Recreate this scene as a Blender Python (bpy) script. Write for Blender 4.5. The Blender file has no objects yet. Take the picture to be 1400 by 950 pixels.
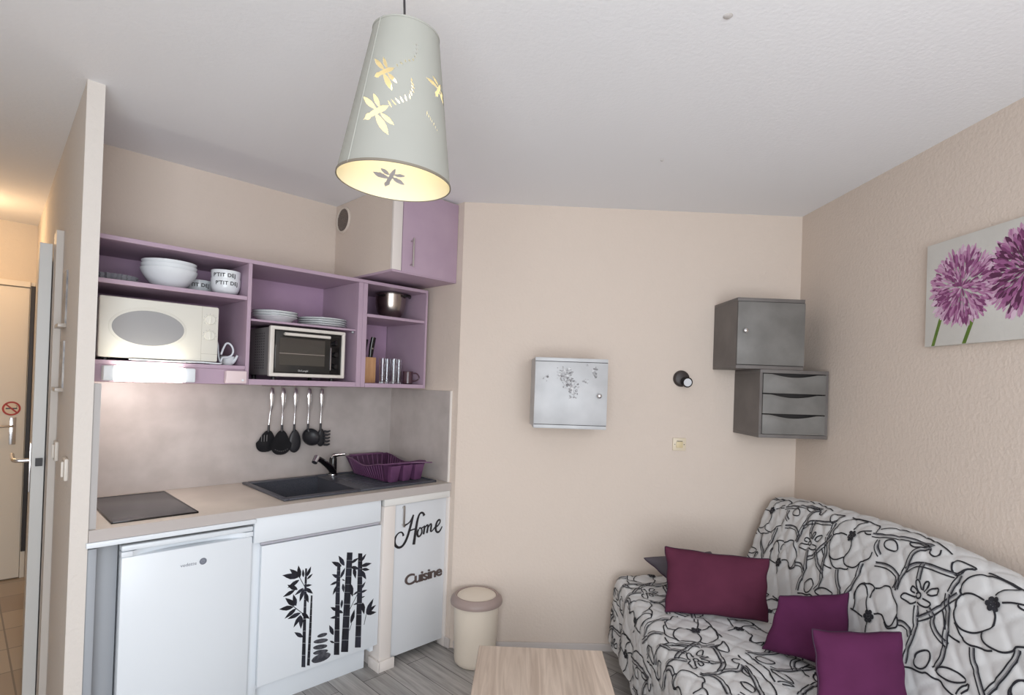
import bpy, bmesh, math, random
from mathutils import Matrix, Vector, noise
random.seed(7)
S = bpy.context.scene
COL = S.collection
PI = math.pi

# ------------------------------------------------------------------ camera
CAM_H, YAW, PITCH, ROLL, FPX = 1.4889, 0.0295, 0.0073, 0.034, 754.094
cam = bpy.data.cameras.new('camera'); camo = bpy.data.objects.new('camera', cam); COL.objects.link(camo)
cam.sensor_width = 36; cam.lens = FPX/1400*36; cam.shift_y = 43.622/1400; cam.clip_start = 0.02
fwd = Vector((math.sin(YAW)*math.cos(PITCH), math.cos(YAW)*math.cos(PITCH), math.sin(PITCH)))
right0 = Vector((math.cos(YAW), -math.sin(YAW), 0)); up0 = right0.cross(fwd)
rt = math.cos(ROLL)*right0+math.sin(ROLL)*up0; up = -math.sin(ROLL)*right0+math.cos(ROLL)*up0
camo.matrix_world = Matrix(((rt.x, up.x, -fwd.x, 0), (rt.y, up.y, -fwd.y, 0), (rt.z, up.z, -fwd.z, CAM_H), (0, 0, 0, 1)))
S.camera = camo

# ------------------------------------------------------------------ world, exposure, daylight
w = bpy.data.worlds.new('world'); S.world = w; w.use_nodes = True
w.node_tree.nodes['Background'].inputs[0].default_value = (0.75, 0.87, 1.0, 1)
w.node_tree.nodes['Background'].inputs[1].default_value = 1.0
S.view_settings.view_transform = 'Standard'; S.view_settings.look = 'None'
S.view_settings.exposure = EXPOSURE = 0.0; S.view_settings.gamma = 1.0
S.view_settings.use_curve_mapping = False

def area(name, loc, target, sx, sy, power, color, spread=PI):
    l = bpy.data.lights.new(name, 'AREA'); l.shape = 'RECTANGLE'; l.size = sx; l.size_y = sy
    l.energy = power; l.color = color; l.spread = spread
    o = bpy.data.objects.new(name, l); COL.objects.link(o)
    d = Vector(target)-Vector(loc)
    o.matrix_world = Matrix.Translation(loc) @ d.to_track_quat('-Z', 'Y').to_matrix().to_4x4()
    return o
def point(name, loc, power, color, r=.03):
    l = bpy.data.lights.new(name, 'POINT'); l.energy = power; l.color = color; l.shadow_soft_size = r
    o = bpy.data.objects.new(name, l); COL.objects.link(o); o.location = loc
    return o
area('window_daylight', (0.35, -1.17, 1.35), (0.2, 3.0, 1.35), 2.3, 1.95, 93, (0.91, 0.955, 1.0))

# ------------------------------------------------------------------ frames and helpers
TH = 0.8102
KU = Vector((-math.sin(TH), -math.cos(TH), 0)); KV = Vector((math.cos(TH), -math.sin(TH), 0)); KO = Vector((-0.6682, 3.5852, 0))
KF = Matrix(((KU.x, KV.x, 0, KO.x), (KU.y, KV.y, 0, KO.y), (0, 0, 1, 0), (0, 0, 0, 1)))   # kitchen alcove: x along the wall, y out of it
WF = Matrix.Identity(4)
def K(u, v, z=0): return KF @ Vector((u, v, z))
WMAT = {}

def lin(c):
    c = c/255
    return c/12.92 if c <= 0.04045 else ((c+0.055)/1.055)**2.4
def rgb(r, g, b): return (lin(r), lin(g), lin(b), 1)

def mat(name, col, rough=.5, metal=0, col2=None, nscale=20, bump=0, bscale=100, spec=.5, stretch=(1, 1, 1), detail=4, lo=.35, hi=.65, frame='Object', bdist=.002, emit=None, trans=0, alpha=None, coat=0):
    m = bpy.data.materials.new(name); m.use_nodes = True; nt = m.node_tree; N = nt.nodes; L = nt.links
    b = N['Principled BSDF']; b.inputs['Base Color'].default_value = rgb(*col); b.inputs['Roughness'].default_value = rough
    b.inputs['Metallic'].default_value = metal; b.inputs['Specular IOR Level'].default_value = spec
    b.inputs['Transmission Weight'].default_value = trans; b.inputs['Coat Weight'].default_value = coat
    if col2 or bump:
        tc = N.new('ShaderNodeTexCoord'); mp = N.new('ShaderNodeMapping'); mp.inputs['Scale'].default_value = stretch
        L.new(tc.outputs[frame], mp.inputs[0])
    if col2:
        n = N.new('ShaderNodeTexNoise'); n.inputs['Scale'].default_value = nscale; n.inputs['Detail'].default_value = detail
        r = N.new('ShaderNodeValToRGB'); r.color_ramp.elements[0].position = lo; r.color_ramp.elements[1].position = hi
        r.color_ramp.elements[0].color = rgb(*col); r.color_ramp.elements[1].color = rgb(*col2)
        L.new(mp.outputs[0], n.inputs['Vector']); L.new(n.outputs[0], r.inputs[0]); L.new(r.outputs[0], b.inputs['Base Color'])
    if bump:
        n2 = N.new('ShaderNodeTexNoise'); n2.inputs['Scale'].default_value = bscale; n2.inputs['Detail'].default_value = 3
        bp = N.new('ShaderNodeBump'); bp.inputs['Strength'].default_value = bump; bp.inputs['Distance'].default_value = bdist
        L.new(mp.outputs[0], n2.inputs['Vector']); L.new(n2.outputs[0], bp.inputs['Height']); L.new(bp.outputs[0], b.inputs['Normal'])
    if emit:
        b.inputs['Emission Color'].default_value = rgb(*emit[0]); b.inputs['Emission Strength'].default_value = emit[1]
    return m

class MB:
    """collects shapes given in the frame fr and links them as ONE mesh object"""
    def __init__(s, fr=KF): s.bm = bmesh.new(); s.fr = fr; s.mi = 0
    def _take(s, t, M=None):
        if M is not None: t.transform(M)
        me = bpy.data.meshes.new('t'); t.to_mesh(me); t.free()
        n = len(s.bm.faces); s.bm.from_mesh(me); bpy.data.meshes.remove(me)
        s.bm.faces.ensure_lookup_table()
        for f in s.bm.faces[n:]: f.material_index = s.mi
        return s
    def box(s, x0, x1, y0, y1, z0, z1, bev=0, seg=2, M=None):
        t = bmesh.new(); bmesh.ops.create_cube(t, size=1)
        sx, sy, sz = abs(x1-x0), abs(y1-y0), abs(z1-z0)
        t.transform(Matrix.Translation(((x0+x1)/2, (y0+y1)/2, (z0+z1)/2)) @ Matrix.Diagonal((sx, sy, sz, 1)))
        if bev: bmesh.ops.bevel(t, geom=t.edges[:], offset=min(bev, .45*min(sx, sy, sz)), segments=seg, affect='EDGES', profile=.5)
        return s._take(t, M)
    def prism(s, poly, z0, z1, M=None, bev=0):
        """polygon in xy extruded along z"""
        t = bmesh.new(); a = [t.verts.new((p[0], p[1], z0)) for p in poly]; b = [t.verts.new((p[0], p[1], z1)) for p in poly]
        n = len(poly); t.faces.new(a[::-1]); t.faces.new(b)
        for i in range(n): t.faces.new((a[i], a[(i+1) % n], b[(i+1) % n], b[i]))
        bmesh.ops.recalc_face_normals(t, faces=t.faces[:])
        if bev: bmesh.ops.bevel(t, geom=t.edges[:], offset=bev, segments=2, affect='EDGES', profile=.5)
        return s._take(t, M)
    def lathe(s, prof, cx=0, cy=0, cz=0, seg=40, M=None, squash=1, close=False):
        """prof: list of (r, z)"""
        t = bmesh.new(); rings = []
        for r, z in prof:
            if r < 1e-6: rings.append([t.verts.new((0, 0, z))])
            else: rings.append([t.verts.new((r*math.cos(2*PI*i/seg), squash*r*math.sin(2*PI*i/seg), z)) for i in range(seg)])
        prs = list(zip(rings, rings[1:]))
        if close: prs.append((rings[-1], rings[0]))
        for a, b in prs:
            for i in range(seg):
                j = (i+1) % seg
                if len(a) == 1 and len(b) == 1: break
                if len(a) == 1: t.faces.new((a[0], b[j], b[i]))
                elif len(b) == 1: t.faces.new((a[i], a[j], b[0]))
                else: t.faces.new((a[i], a[j], b[j], b[i]))
        bmesh.ops.recalc_face_normals(t, faces=t.faces[:])
        return s._take(t, Matrix.Translation((cx, cy, cz)) @ (M or Matrix.Identity(4)))
    def cyl(s, p, q, r, r2=None, seg=20, bev=0):
        p = Vector(p); q = Vector(q); d = q-p; h = d.length; r2 = r if r2 is None else r2
        M = Matrix.Translation(p) @ d.to_track_quat('Z', 'Y').to_matrix().to_4x4()
        if bev: prof = [(0, 0), (r-bev, 0), (r, bev), (r2, h-bev), (r2-bev, h), (0, h)]
        else: prof = [(0, 0), (r, 0), (r2, h), (0, h)]
        t = MB.__new__(MB); t.bm = bmesh.new(); t.mi = 0
        t.lathe(prof, seg=seg); t.bm.transform(M)
        return s._take(t.bm)
    def tube(s, pts, r, seg=10, flat=1, rs=None, smooth=0):
        """tube along a path; flat squashes the section"""
        pts = [Vector(p) for p in pts]
        for _ in range(smooth):
            q = [pts[0]]
            for a, b in zip(pts, pts[1:]): q += [a*.75+b*.25, a*.25+b*.75]
            pts = q+[pts[-1]]
            if rs:
                r2 = [rs[0]]
                for a, b in zip(rs, rs[1:]): r2 += [a*.75+b*.25, a*.25+b*.75]
                rs = r2+[rs[-1]]
        t = bmesh.new(); rings = []; prev = None
        for i, p in enumerate(pts):
            d = (pts[min(i+1, len(pts)-1)]-pts[max(i-1, 0)]).normalized()
            if prev is None: prev = Vector((1, 0, 0)) if abs(d.z) > .9 else d.cross(Vector((0, 0, 1))).normalized()
            x = (prev-d*prev.dot(d)).normalized(); prev = x; y = d.cross(x); rr = rs[i] if rs else r
            rings.append([t.verts.new(p+rr*(x*math.cos(2*PI*k/seg)+flat*y*math.sin(2*PI*k/seg))) for k in range(seg)])
        for a, b in zip(rings, rings[1:]):
            for k in range(seg): t.faces.new((a[k], a[(k+1) % seg], b[(k+1) % seg], b[k]))
        t.faces.new(rings[0][::-1]); t.faces.new(rings[-1])
        bmesh.ops.recalc_face_normals(t, faces=t.faces[:])
        return s._take(t)
    def mesh(s, me, M=None):
        t = bmesh.new(); t.from_mesh(me); return s._take(t, M)
    def build(s, name, m, parent=None, smooth=True, loc=None, ang=40):
        """parent given: verts go into the root's space. Otherwise a top-level object with its origin at its base."""
        me = bpy.data.meshes.new(name)
        if parent is not None:
            root = parent
            while root.parent: root = root.parent
            s.bm.transform(WMAT[root.name].inverted() @ s.fr)
            W = None
        else:
            if loc is None:
                xs = [v.co.x for v in s.bm.verts]; ys = [v.co.y for v in s.bm.verts]; zs = [v.co.z for v in s.bm.verts]
                loc = ((min(xs)+max(xs))/2, (min(ys)+max(ys))/2, min(zs))
            T = Matrix.Translation(loc); s.bm.transform(T.inverted()); W = s.fr @ T
        s.bm.to_mesh(me); s.bm.free()
        for mm in (m if isinstance(m, (list, tuple)) else [m]): me.materials.append(mm)
        if smooth:
            me.polygons.foreach_set('use_smooth', [True]*len(me.polygons))
            me.set_sharp_from_angle(angle=math.radians(ang))
        o = bpy.data.objects.new(name, me); COL.objects.link(o)
        if parent is not None: o.parent = parent
        else: o.matrix_world = W; WMAT[o.name] = W.copy()
        return o

def tag(o, label, cat, group=None):
    o['label'] = label; o['category'] = cat
    if group: o['group'] = group
    return o
def thing(name, label, cat, loc, fr=KF, group=None, rz=0):
    o = bpy.data.objects.new(name, None); COL.objects.link(o); o.empty_display_size = .05
    W = fr @ Matrix.Translation(loc) @ Matrix.Rotation(rz, 4, 'Z'); o.matrix_world = W; WMAT[o.name] = W.copy()
    return tag(o, label, cat, group)
def struct(name, mb, m, **k):
    o = mb.build(name, m, smooth=k.pop('smooth', False), **k); o['kind'] = 'structure'; return o
def dup(root, loc, label=None, group=None, rz=0, fr=KF):
    r = root.copy(); COL.objects.link(r)
    W = fr @ Matrix.Translation(loc) @ Matrix.Rotation(rz, 4, 'Z'); r.matrix_world = W; WMAT[r.name] = W.copy()
    if label: r['label'] = label
    if group: r['group'] = group
    for ch in list(root.children):
        c = ch.copy(); COL.objects.link(c); c.parent = r
        for g in ch.children:
            d = g.copy(); COL.objects.link(d); d.parent = c
    return r
def text_mesh(txt, size, depth=.0005, bold=0, shear=0, align='LEFT', spacing=1.0):
    cu = bpy.data.curves.new('t', 'FONT'); cu.body = txt; cu.size = size; cu.extrude = depth; cu.offset = bold; cu.shear = shear
    cu.align_x = align; cu.space_character = spacing; cu.resolution_u = 6
    o = bpy.data.objects.new('t', cu); COL.objects.link(o)
    dg = bpy.context.evaluated_depsgraph_get(); me = bpy.data.meshes.new_from_object(o.evaluated_get(dg))
    bpy.data.objects.remove(o); bpy.data.curves.remove(cu)
    return me
# faces a viewer standing out in the room: text x -> minus u, text y -> z, text normal -> v
def front(u, v, z): return Matrix(((-1, 0, 0, u), (0, 0, 1, v), (0, 1, 0, z), (0, 0, 0, 1)))
LEAVES= [[0.863,0.576,0.937,0.601],[0.86,0.579,0.905,0.622],[0.856,0.571,0.865,0.63],[0.859,0.562,0.912,0.538],[0.865,0.52,0.913,0.553],[0.878,0.52,0.931,0.503],[0.839,0.571,0.843,0.608],[0.822,0.57,0.804,0.613],[0.821,0.557,0.794,0.577],[0.831,0.529,0.796,0.525],[0.827,0.518,0.79,0.483],[0.837,0.52,0.877,0.497],[0.835,0.516,0.853,0.461],[0.829,0.498,0.81,0.446],[0.875,0.45,0.92,0.496],[0.869,0.448,0.884,0.504],[0.882,0.445,0.946,0.452],[0.868,0.435,0.92,0.403],[0.847,0.409,0.907,0.398],[0.84,0.407,0.802,0.37],[0.846,0.399,0.877,0.351],[0.843,0.395,0.842,0.335],[0.832,0.295,0.872,0.329],[0.651,0.581,0.703,0.613],[0.636,0.581,0.668,0.635],[0.601,0.585,0.558,0.603],[0.6,0.567,0.552,0.546],[0.584,0.56,0.572,0.503],[0.544,0.559,0.485,0.561],[0.539,0.543,0.495,0.53],[0.543,0.537,0.513,0.486],[0.547,0.581,0.518,0.615],[0.66,0.527,0.699,0.553],[0.667,0.511,0.707,0.503],[0.668,0.494,0.691,0.452],[0.653,0.525,0.631,0.57],[0.645,0.516,0.629,0.506],[0.601,0.485,0.585,0.417],[0.64,0.494,0.634,0.45],[0.555,0.438,0.585,0.424],[0.543,0.443,0.516,0.476],[0.543,0.428,0.505,0.432],[0.538,0.401,0.516,0.403],[0.553,0.38,0.581,0.376],[0.529,0.374,0.518,0.313],[0.506,0.317,0.467,0.38],[0.506,0.315,0.451,0.343],[0.506,0.313,0.447,0.305],[0.589,0.289,0.572,0.353],[0.662,0.37,0.7,0.397],[0.661,0.341,0.7,0.345],[0.634,0.352,0.669,0.375],[0.641,0.417,0.643,0.375],[0.68,0.26,0.703,0.313],[0.675,0.22,0.698,0.237]]
STALKS= [[[0.832,0.609,0.823,0.607],[0.833,0.432,0.82,0.429],[0.833,0.157,0.814,0.15]],[[0.8,0.478,0.792,0.475],[0.803,0.323,0.791,0.32],[0.807,0.156,0.793,0.151]],[[0.673,0.589,0.656,0.586],[0.676,0.461,0.654,0.455],[0.674,0.161,0.645,0.152]],[[0.624,0.642,0.594,0.636],[0.63,0.45,0.596,0.441],[0.637,0.163,0.599,0.151]],[[0.563,0.626,0.54,0.621],[0.561,0.432,0.533,0.426],[0.563,0.161,0.53,0.151]]]
TWIGS= [[0.886,0.453,0.807,0.375],[0.856,0.571,0.831,0.525],[0.516,0.261,0.506,0.309],[0.596,0.256,0.585,0.288],[0.686,0.227,0.663,0.212],[0.6,0.356,0.555,0.431]]
STONES= [[[0.712,0.275],[0.712,0.272],[0.715,0.269],[0.721,0.267],[0.729,0.266],[0.738,0.266],[0.746,0.267],[0.753,0.269],[0.759,0.272],[0.761,0.275],[0.761,0.278],[0.758,0.281],[0.752,0.283],[0.744,0.284],[0.736,0.284],[0.727,0.283],[0.72,0.281],[0.714,0.279]],[[0.707,0.245],[0.709,0.241],[0.714,0.239],[0.724,0.238],[0.735,0.238],[0.748,0.24],[0.759,0.243],[0.769,0.247],[0.776,0.251],[0.779,0.255],[0.778,0.258],[0.772,0.261],[0.763,0.262],[0.752,0.261],[0.74,0.26],[0.728,0.257],[0.717,0.253],[0.71,0.249]],[[0.709,0.217],[0.71,0.214],[0.716,0.211],[0.725,0.21],[0.736,0.21],[0.749,0.212],[0.76,0.215],[0.77,0.219],[0.777,0.224],[0.78,0.228],[0.779,0.232],[0.773,0.234],[0.765,0.235],[0.753,0.235],[0.741,0.233],[0.729,0.23],[0.719,0.226],[0.712,0.222]],[[0.705,0.194],[0.706,0.19],[0.712,0.188],[0.721,0.186],[0.733,0.187],[0.746,0.188],[0.758,0.191],[0.769,0.194],[0.776,0.199],[0.779,0.202],[0.778,0.206],[0.772,0.208],[0.763,0.21],[0.751,0.21],[0.739,0.208],[0.726,0.205],[0.716,0.202],[0.708,0.198]],[[0.691,0.173],[0.691,0.166],[0.697,0.159],[0.708,0.154],[0.722,0.151],[0.739,0.15],[0.755,0.152],[0.769,0.155],[0.779,0.161],[0.785,0.168],[0.785,0.174],[0.779,0.181],[0.769,0.186],[0.754,0.189],[0.738,0.19],[0.722,0.189],[0.707,0.185],[0.697,0.179]]]
HOME= [[[0.294,0.711,0.0042],[0.29,0.72,0.0035],[0.272,0.724,0.0021],[0.257,0.735,0.0021],[0.244,0.753,0.0035],[0.237,0.768,0.0028]],[[0.297,0.665,0.0042],[0.301,0.679,0.0028],[0.312,0.688,0.0021],[0.33,0.685,0.0021],[0.346,0.668,0.0035],[0.353,0.645,0.005],[0.346,0.622,0.005],[0.325,0.607,0.0042],[0.304,0.609,0.0042],[0.286,0.627,0.005],[0.27,0.658,0.005],[0.258,0.696,0.005],[0.247,0.733,0.005],[0.237,0.768,0.0028]],[[0.167,0.753,0.0057],[0.172,0.767,0.0035],[0.187,0.773,0.0035],[0.2,0.764,0.0035],[0.21,0.738,0.005],[0.218,0.692,0.0057],[0.224,0.647,0.0057],[0.229,0.607,0.0064]],[[0.267,0.681,0.0021],[0.243,0.689,0.0021],[0.211,0.69,0.0021]],[[0.201,0.684,0.0035],[0.209,0.668,0.0042],[0.205,0.647,0.0042],[0.192,0.643,0.0028],[0.179,0.658,0.0035],[0.178,0.678,0.0028],[0.187,0.691,0.0021],[0.198,0.687,0.0035]],[[0.185,0.686,0.0021],[0.169,0.691,0.0021],[0.16,0.696,0.0028]],[[0.16,0.696,0.0042],[0.163,0.674,0.0042],[0.167,0.651,0.0042]],[[0.162,0.682,0.0021],[0.148,0.697,0.0028],[0.138,0.698,0.0035],[0.14,0.676,0.0042],[0.144,0.654,0.0042]],[[0.139,0.68,0.0021],[0.125,0.699,0.0028],[0.115,0.7,0.0035],[0.117,0.677,0.0042],[0.12,0.657,0.0035],[0.106,0.661,0.0021],[0.09,0.678,0.0021]],[[0.09,0.675,0.0028],[0.07,0.682,0.0028],[0.055,0.699,0.0028],[0.055,0.713,0.0028],[0.068,0.715,0.0035],[0.081,0.699,0.0042],[0.086,0.674,0.005],[0.08,0.651,0.0042],[0.064,0.644,0.0035],[0.049,0.657,0.0028],[0.04,0.674,0.0021]]]
PRINT = [[1,0.105,0.047,0.089,0.036,0.069,0.028,0.047,0.028,0.028,0.029],[1,0.105,0.047,0.113,0.072,0.107,0.106,0.095,0.126,0.075,0.138,0.055,0.139,0.03,0.132,0.008,0.116,-0.003,0.105,-0.017,0.092,-0.022,0.072,-0.019,0.054,-0.009,0.042],[1,0.105,0.047,0.115,0.038,0.113,0.021,0.109,0.007,0.102,-0.012,0.084,-0.032,0.068,-0.043,0.048,-0.047,0.023,-0.052,-0.008,-0.051,-0.045,-0.052,-0.018,-0.037,0.001,-0.02,0.006,0.001],[1,-0.023,0.011,-0.046,-0.002,-0.067,-0.009,-0.096,-0.018],[1,-0.064,-0.004,-0.071,0.001,-0.085,0.001,-0.101,-0.004],[1,0.004,0.114,0.001,0.128,-0.01,0.137,-0.027,0.141,-0.047,0.14,-0.071,0.137,-0.09,0.124,-0.098,0.107,-0.103,0.1,-0.125,0.09,-0.142,0.076,-0.143,0.053],[1,0.093,0.131,0.08,0.14,0.062,0.157,0.044,0.166,0.022,0.167,-0.002,0.158,-0.028,0.156,-0.045,0.146],[1,0.106,0.174,0.08,0.177,0.055,0.175],[1,0.253,0.137,0.266,0.154,0.282,0.152,0.311,0.153,0.318,0.147,0.306,0.131,0.284,0.13,0.261,0.126],[1,0.269,0.115,0.287,0.117,0.291,0.107,0.281,0.097,0.264,0.102,0.258,0.108],[1,0.255,0.107,0.277,0.081,0.271,0.07,0.258,0.076,0.245,0.097],[1,0.242,0.096,0.24,0.069,0.23,0.06,0.224,0.066,0.23,0.085,0.234,0.098],[1,0.221,0.098,0.215,0.079,0.194,0.067,0.182,0.065,0.184,0.083,0.198,0.097,0.217,0.099],[1,0.229,0.118,0.199,0.117,0.191,0.121,0.201,0.137,0.23,0.141,0.246,0.137],[1,0.263,0.121,0.261,0.111,0.249,0.106,0.238,0.111,0.239,0.122,0.251,0.127,0.263,0.121],[2,0.246,0.148,0.233,0.185,0.222,0.219,0.223,0.253,0.228,0.289,0.22,0.33],[2,0.196,0.137,0.175,0.15,0.166,0.172,0.144,0.19,0.114,0.2,0.096,0.205],[2,0.228,0.184,0.194,0.16,0.174,0.138,0.146,0.097,0.112,0.053],[2,0.147,0.065,0.141,0.094,0.123,0.124,0.114,0.162,0.111,0.182,0.098,0.222,0.095,0.252,0.112,0.292],[1,0.153,0.116,0.134,0.139,0.116,0.168],[2,0.481,0.088,0.434,0.078,0.392,0.079,0.363,0.091,0.349,0.112,0.356,0.139],[2,0.337,0.063,0.31,0.038,0.281,0.023,0.242,0.016,0.203,0.013,0.167,0.008,0.15,0.004],[1,0.166,-0.006,0.156,0.003,0.144,0.002,0.134,-0.01,0.132,-0.027,0.114,-0.042],[2,0.276,0.014,0.273,0.048,0.269,0.071],[2,0.134,-0.005,0.138,0.029,0.143,0.063],[1,0.516,0.272,0.526,0.235,0.532,0.204,0.522,0.178,0.499,0.169,0.481,0.177,0.469,0.204,0.458,0.231,0.444,0.247],[1,0.499,0.169,0.481,0.16,0.455,0.158,0.443,0.165,0.456,0.183,0.454,0.204],[1,0.443,0.165,0.414,0.154,0.404,0.14,0.374,0.135,0.356,0.157,0.333,0.172,0.316,0.193,0.311,0.22,0.314,0.246,0.331,0.26,0.354,0.246,0.368,0.234,0.392,0.235,0.412,0.246],[1,0.53,0.272,0.487,0.273,0.454,0.275],[1,0.431,0.282,0.417,0.319],[1,0.353,0.249,0.332,0.266,0.31,0.254,0.291,0.243,0.306,0.215,0.316,0.217],[2,0.298,0.229,0.274,0.221,0.25,0.226,0.23,0.245],[1,0.151,0.247,0.176,0.265,0.191,0.284,0.19,0.302,0.174,0.316,0.149,0.312,0.134,0.294,0.134,0.27,0.151,0.247],[1,0.213,0.337,0.19,0.327,0.164,0.324,0.142,0.32,0.13,0.31,0.103,0.314,0.081,0.306,0.06,0.315,0.034,0.32,0.017,0.32],[1,0.107,0.29,0.095,0.273,0.07,0.261,0.037,0.256,0.014,0.258,0.001,0.261,0.008,0.273,0.03,0.287,0.062,0.295,0.089,0.295,0.107,0.29],[1,0.014,0.313,0.012,0.297,0.001,0.276,-0.013,0.263,-0.012,0.282,0.001,0.305],[2,0.015,0.169,0.005,0.196,-0.018,0.223,-0.039,0.248,-0.058,0.27,-0.075,0.283],[2,-0.106,0.105,-0.106,0.142,-0.097,0.182,-0.079,0.227,-0.067,0.262],[1,-0.159,0.165,-0.14,0.174,-0.128,0.192,-0.12,0.219,-0.121,0.237],[2,0.548,-0.005,0.461,-0.026,0.368,-0.046,0.283,-0.049],[1,0.382,-0.031,0.345,-0.017,0.32,-0.028,0.284,-0.045,0.329,-0.05,0.382,-0.031],[2,0.281,-0.044,0.332,-0.009,0.334,0.035,0.347,0.092,0.347,0.136],[1,0.473,-0.004,0.44,-0.019,0.413,-0.007,0.402,0.018,0.443,0.024,0.469,0.016,0.473,-0.004],[1,0.53,-0.038,0.506,-0.062,0.459,-0.083,0.398,-0.089,0.324,-0.083,0.263,-0.071,0.214,-0.06],[1,0.276,-0.036,0.274,-0.021,0.25,-0.018,0.239,-0.037,0.25,-0.052],[1,0.187,-0.036,0.166,-0.047,0.134,-0.048,0.099,-0.049,0.128,-0.032,0.143,-0.009,0.158,0.004,0.173,-0.012,0.187,-0.036],[2,0.51,0.003,0.508,0.033,0.473,0.055],[1,0.728,-0.056,0.679,-0.055,0.626,-0.056,0.538,-0.054,0.544,-0.017]]

# ------------------------------------------------------------------ materials
WALLC = (216, 202, 190)
M_wall = mat('rough_beige_plaster', WALLC, .92, bump=.38, bscale=65, bdist=.006, frame='Object', spec=.2)
M_part = mat('off_white_plaster', (216, 209, 202), .92, bump=.38, bscale=65, bdist=.006, spec=.2)
M_hallwall = mat('hall_plaster', (214, 202, 186), .9, bump=.45, bscale=60, bdist=.005, spec=.2)
M_ceil = mat('white_textured_ceiling', (240, 240, 242), .95, bump=.25, bscale=70, bdist=.004, spec=.15)
M_white = mat('white_painted_wood', (226, 231, 236), .38)
M_warmwhite = mat('cream_painted_post', (228, 220, 214), .5)
M_lilac = mat('lilac_paint', (182, 158, 175), .5, col2=(176, 152, 170), nscale=6)
M_lilac_in = mat('lilac_back_panel', (178, 148, 174), .5, col2=(170, 141, 167), nscale=9)
M_chrome = mat('chrome', (225, 225, 228), .16, 1)
M_steel = mat('brushed_steel', (190, 185, 180), .28, 1)
M_black = mat('black_nylon', (38, 38, 42), .45)
M_blackgl = mat('gloss_black', (16, 14, 16), .12)
M_door = mat('white_door_paint', (226, 216, 200), .45)
M_dark = mat('dark_frame', (52, 50, 52), .3)
M_stain = mat('black_sticker', (26, 26, 34), .4, col2=(54, 56, 70), nscale=45, detail=6, lo=.45, hi=.8, stretch=(1, 1, .25))
M_socket = mat('cream_socket_plastic', (222, 208, 184), .4)
M_sw = mat('switch_plastic', (214, 206, 196), .4)

def plank_mat():
    m = bpy.data.materials.new('grey_wood_planks'); m.use_nodes = True; nt = m.node_tree; N = nt.nodes; L = nt.links; b = N['Principled BSDF']
    tc = N.new('ShaderNodeTexCoord'); mp = N.new('ShaderNodeMapping'); mp.inputs['Rotation'].default_value = (0, 0, PI/2)
    L.new(tc.outputs['Object'], mp.inputs[0])
    br = N.new('ShaderNodeTexBrick'); br.inputs['Scale'].default_value = 1; br.inputs['Brick Width'].default_value = 1.25
    br.inputs['Row Height'].default_value = .128; br.inputs['Mortar Size'].default_value = .0016; br.offset = .37
    br.inputs['Color1'].default_value = rgb(182, 178, 174); br.inputs['Color2'].default_value = rgb(154, 151, 148); br.inputs['Mortar'].default_value = rgb(70, 66, 64)
    L.new(mp.outputs[0], br.inputs['Vector'])
    m2 = N.new('ShaderNodeMapping'); m2.inputs['Scale'].default_value = (1.6, 22, 1); L.new(mp.outputs[0], m2.inputs[0])
    n = N.new('ShaderNodeTexNoise'); n.inputs['Scale'].default_value = 2.2; n.inputs['Detail'].default_value = 8; n.inputs['Distortion'].default_value = .6
    L.new(m2.outputs[0], n.inputs['Vector'])
    r = N.new('ShaderNodeValToRGB'); r.color_ramp.elements[0].position = .3; r.color_ramp.elements[1].position = .7
    r.color_ramp.elements[0].color = (.62, .61, .61, 1); r.color_ramp.elements[1].color = (1.12, 1.12, 1.12, 1)
    L.new(n.outputs[0], r.inputs[0])
    mx = N.new('ShaderNodeMix'); mx.data_type = 'RGBA'; mx.blend_type = 'MULTIPLY'; mx.inputs[0].default_value = 1
    L.new(br.outputs[0], mx.inputs[6]); L.new(r.outputs[0], mx.inputs[7]); L.new(mx.outputs[2], b.inputs['Base Color'])
    b.inputs['Roughness'].default_value = .42
    bp = N.new('ShaderNodeBump'); bp.inputs['Strength'].default_value = .25; bp.inputs['Distance'].default_value = .001
    L.new(n.outputs[0], bp.inputs['Height']); L.new(bp.outputs[0], b.inputs['Normal'])
    return m
def tile_mat():
    m = bpy.data.materials.new('beige_floor_tiles'); m.use_nodes = True; nt = m.node_tree; N = nt.nodes; L = nt.links; b = N['Principled BSDF']
    tc = N.new('ShaderNodeTexCoord')
    br = N.new('ShaderNodeTexBrick'); br.inputs['Scale'].default_value = 1; br.inputs['Brick Width'].default_value = .3
    br.inputs['Row Height'].default_value = .3; br.inputs['Mortar Size'].default_value = .004; br.offset = 0
    br.inputs['Color1'].default_value = rgb(196, 180, 160); br.inputs['Color2'].default_value = rgb(170, 150, 130); br.inputs['Mortar'].default_value = rgb(140, 128, 114)
    L.new(tc.outputs['Object'], br.inputs['Vector']); L.new(br.outputs[0], b.inputs['Base Color']); b.inputs['Roughness'].default_value = .3
    return m
M_plank = plank_mat(); M_tile = tile_mat()

# ------------------------------------------------------------------ the room
CH = 2.5
C0 = K(0, .6674)                                       # convex corner between alcove side and far wall
DY = 3.1046; RX = 1.7261
struct('floor', MB().box(-3.2, 3.5, 0, 5.4, -.1, 0), M_plank)
struct('floor_hall', MB().box(-.1, 3.0, -2.3, 0, -.1, 0), M_tile)
struct('ceiling', MB(WF).box(-4.2, 2.4, -1.6, 5.6, CH, CH+.1), M_ceil)
struct('wall_kitchen', MB().box(-.12, 1.64, -.12, 0, 0, CH), M_wall)
struct('wall_alcove', MB().prism([(0, .6674), (0, 0), (-.12, 0), (-.12, .53)], 0, CH), M_wall)
struct('wall_back', MB(WF).prism([(C0.x, DY), (RX+.12, DY), (RX+.12, DY+.12), (C0.x+.12, DY+.12)], 0, CH), M_wall)
struct('wall_right', MB(WF).box(RX, RX+.12, -1.3, DY, 0, CH), M_wall)
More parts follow.
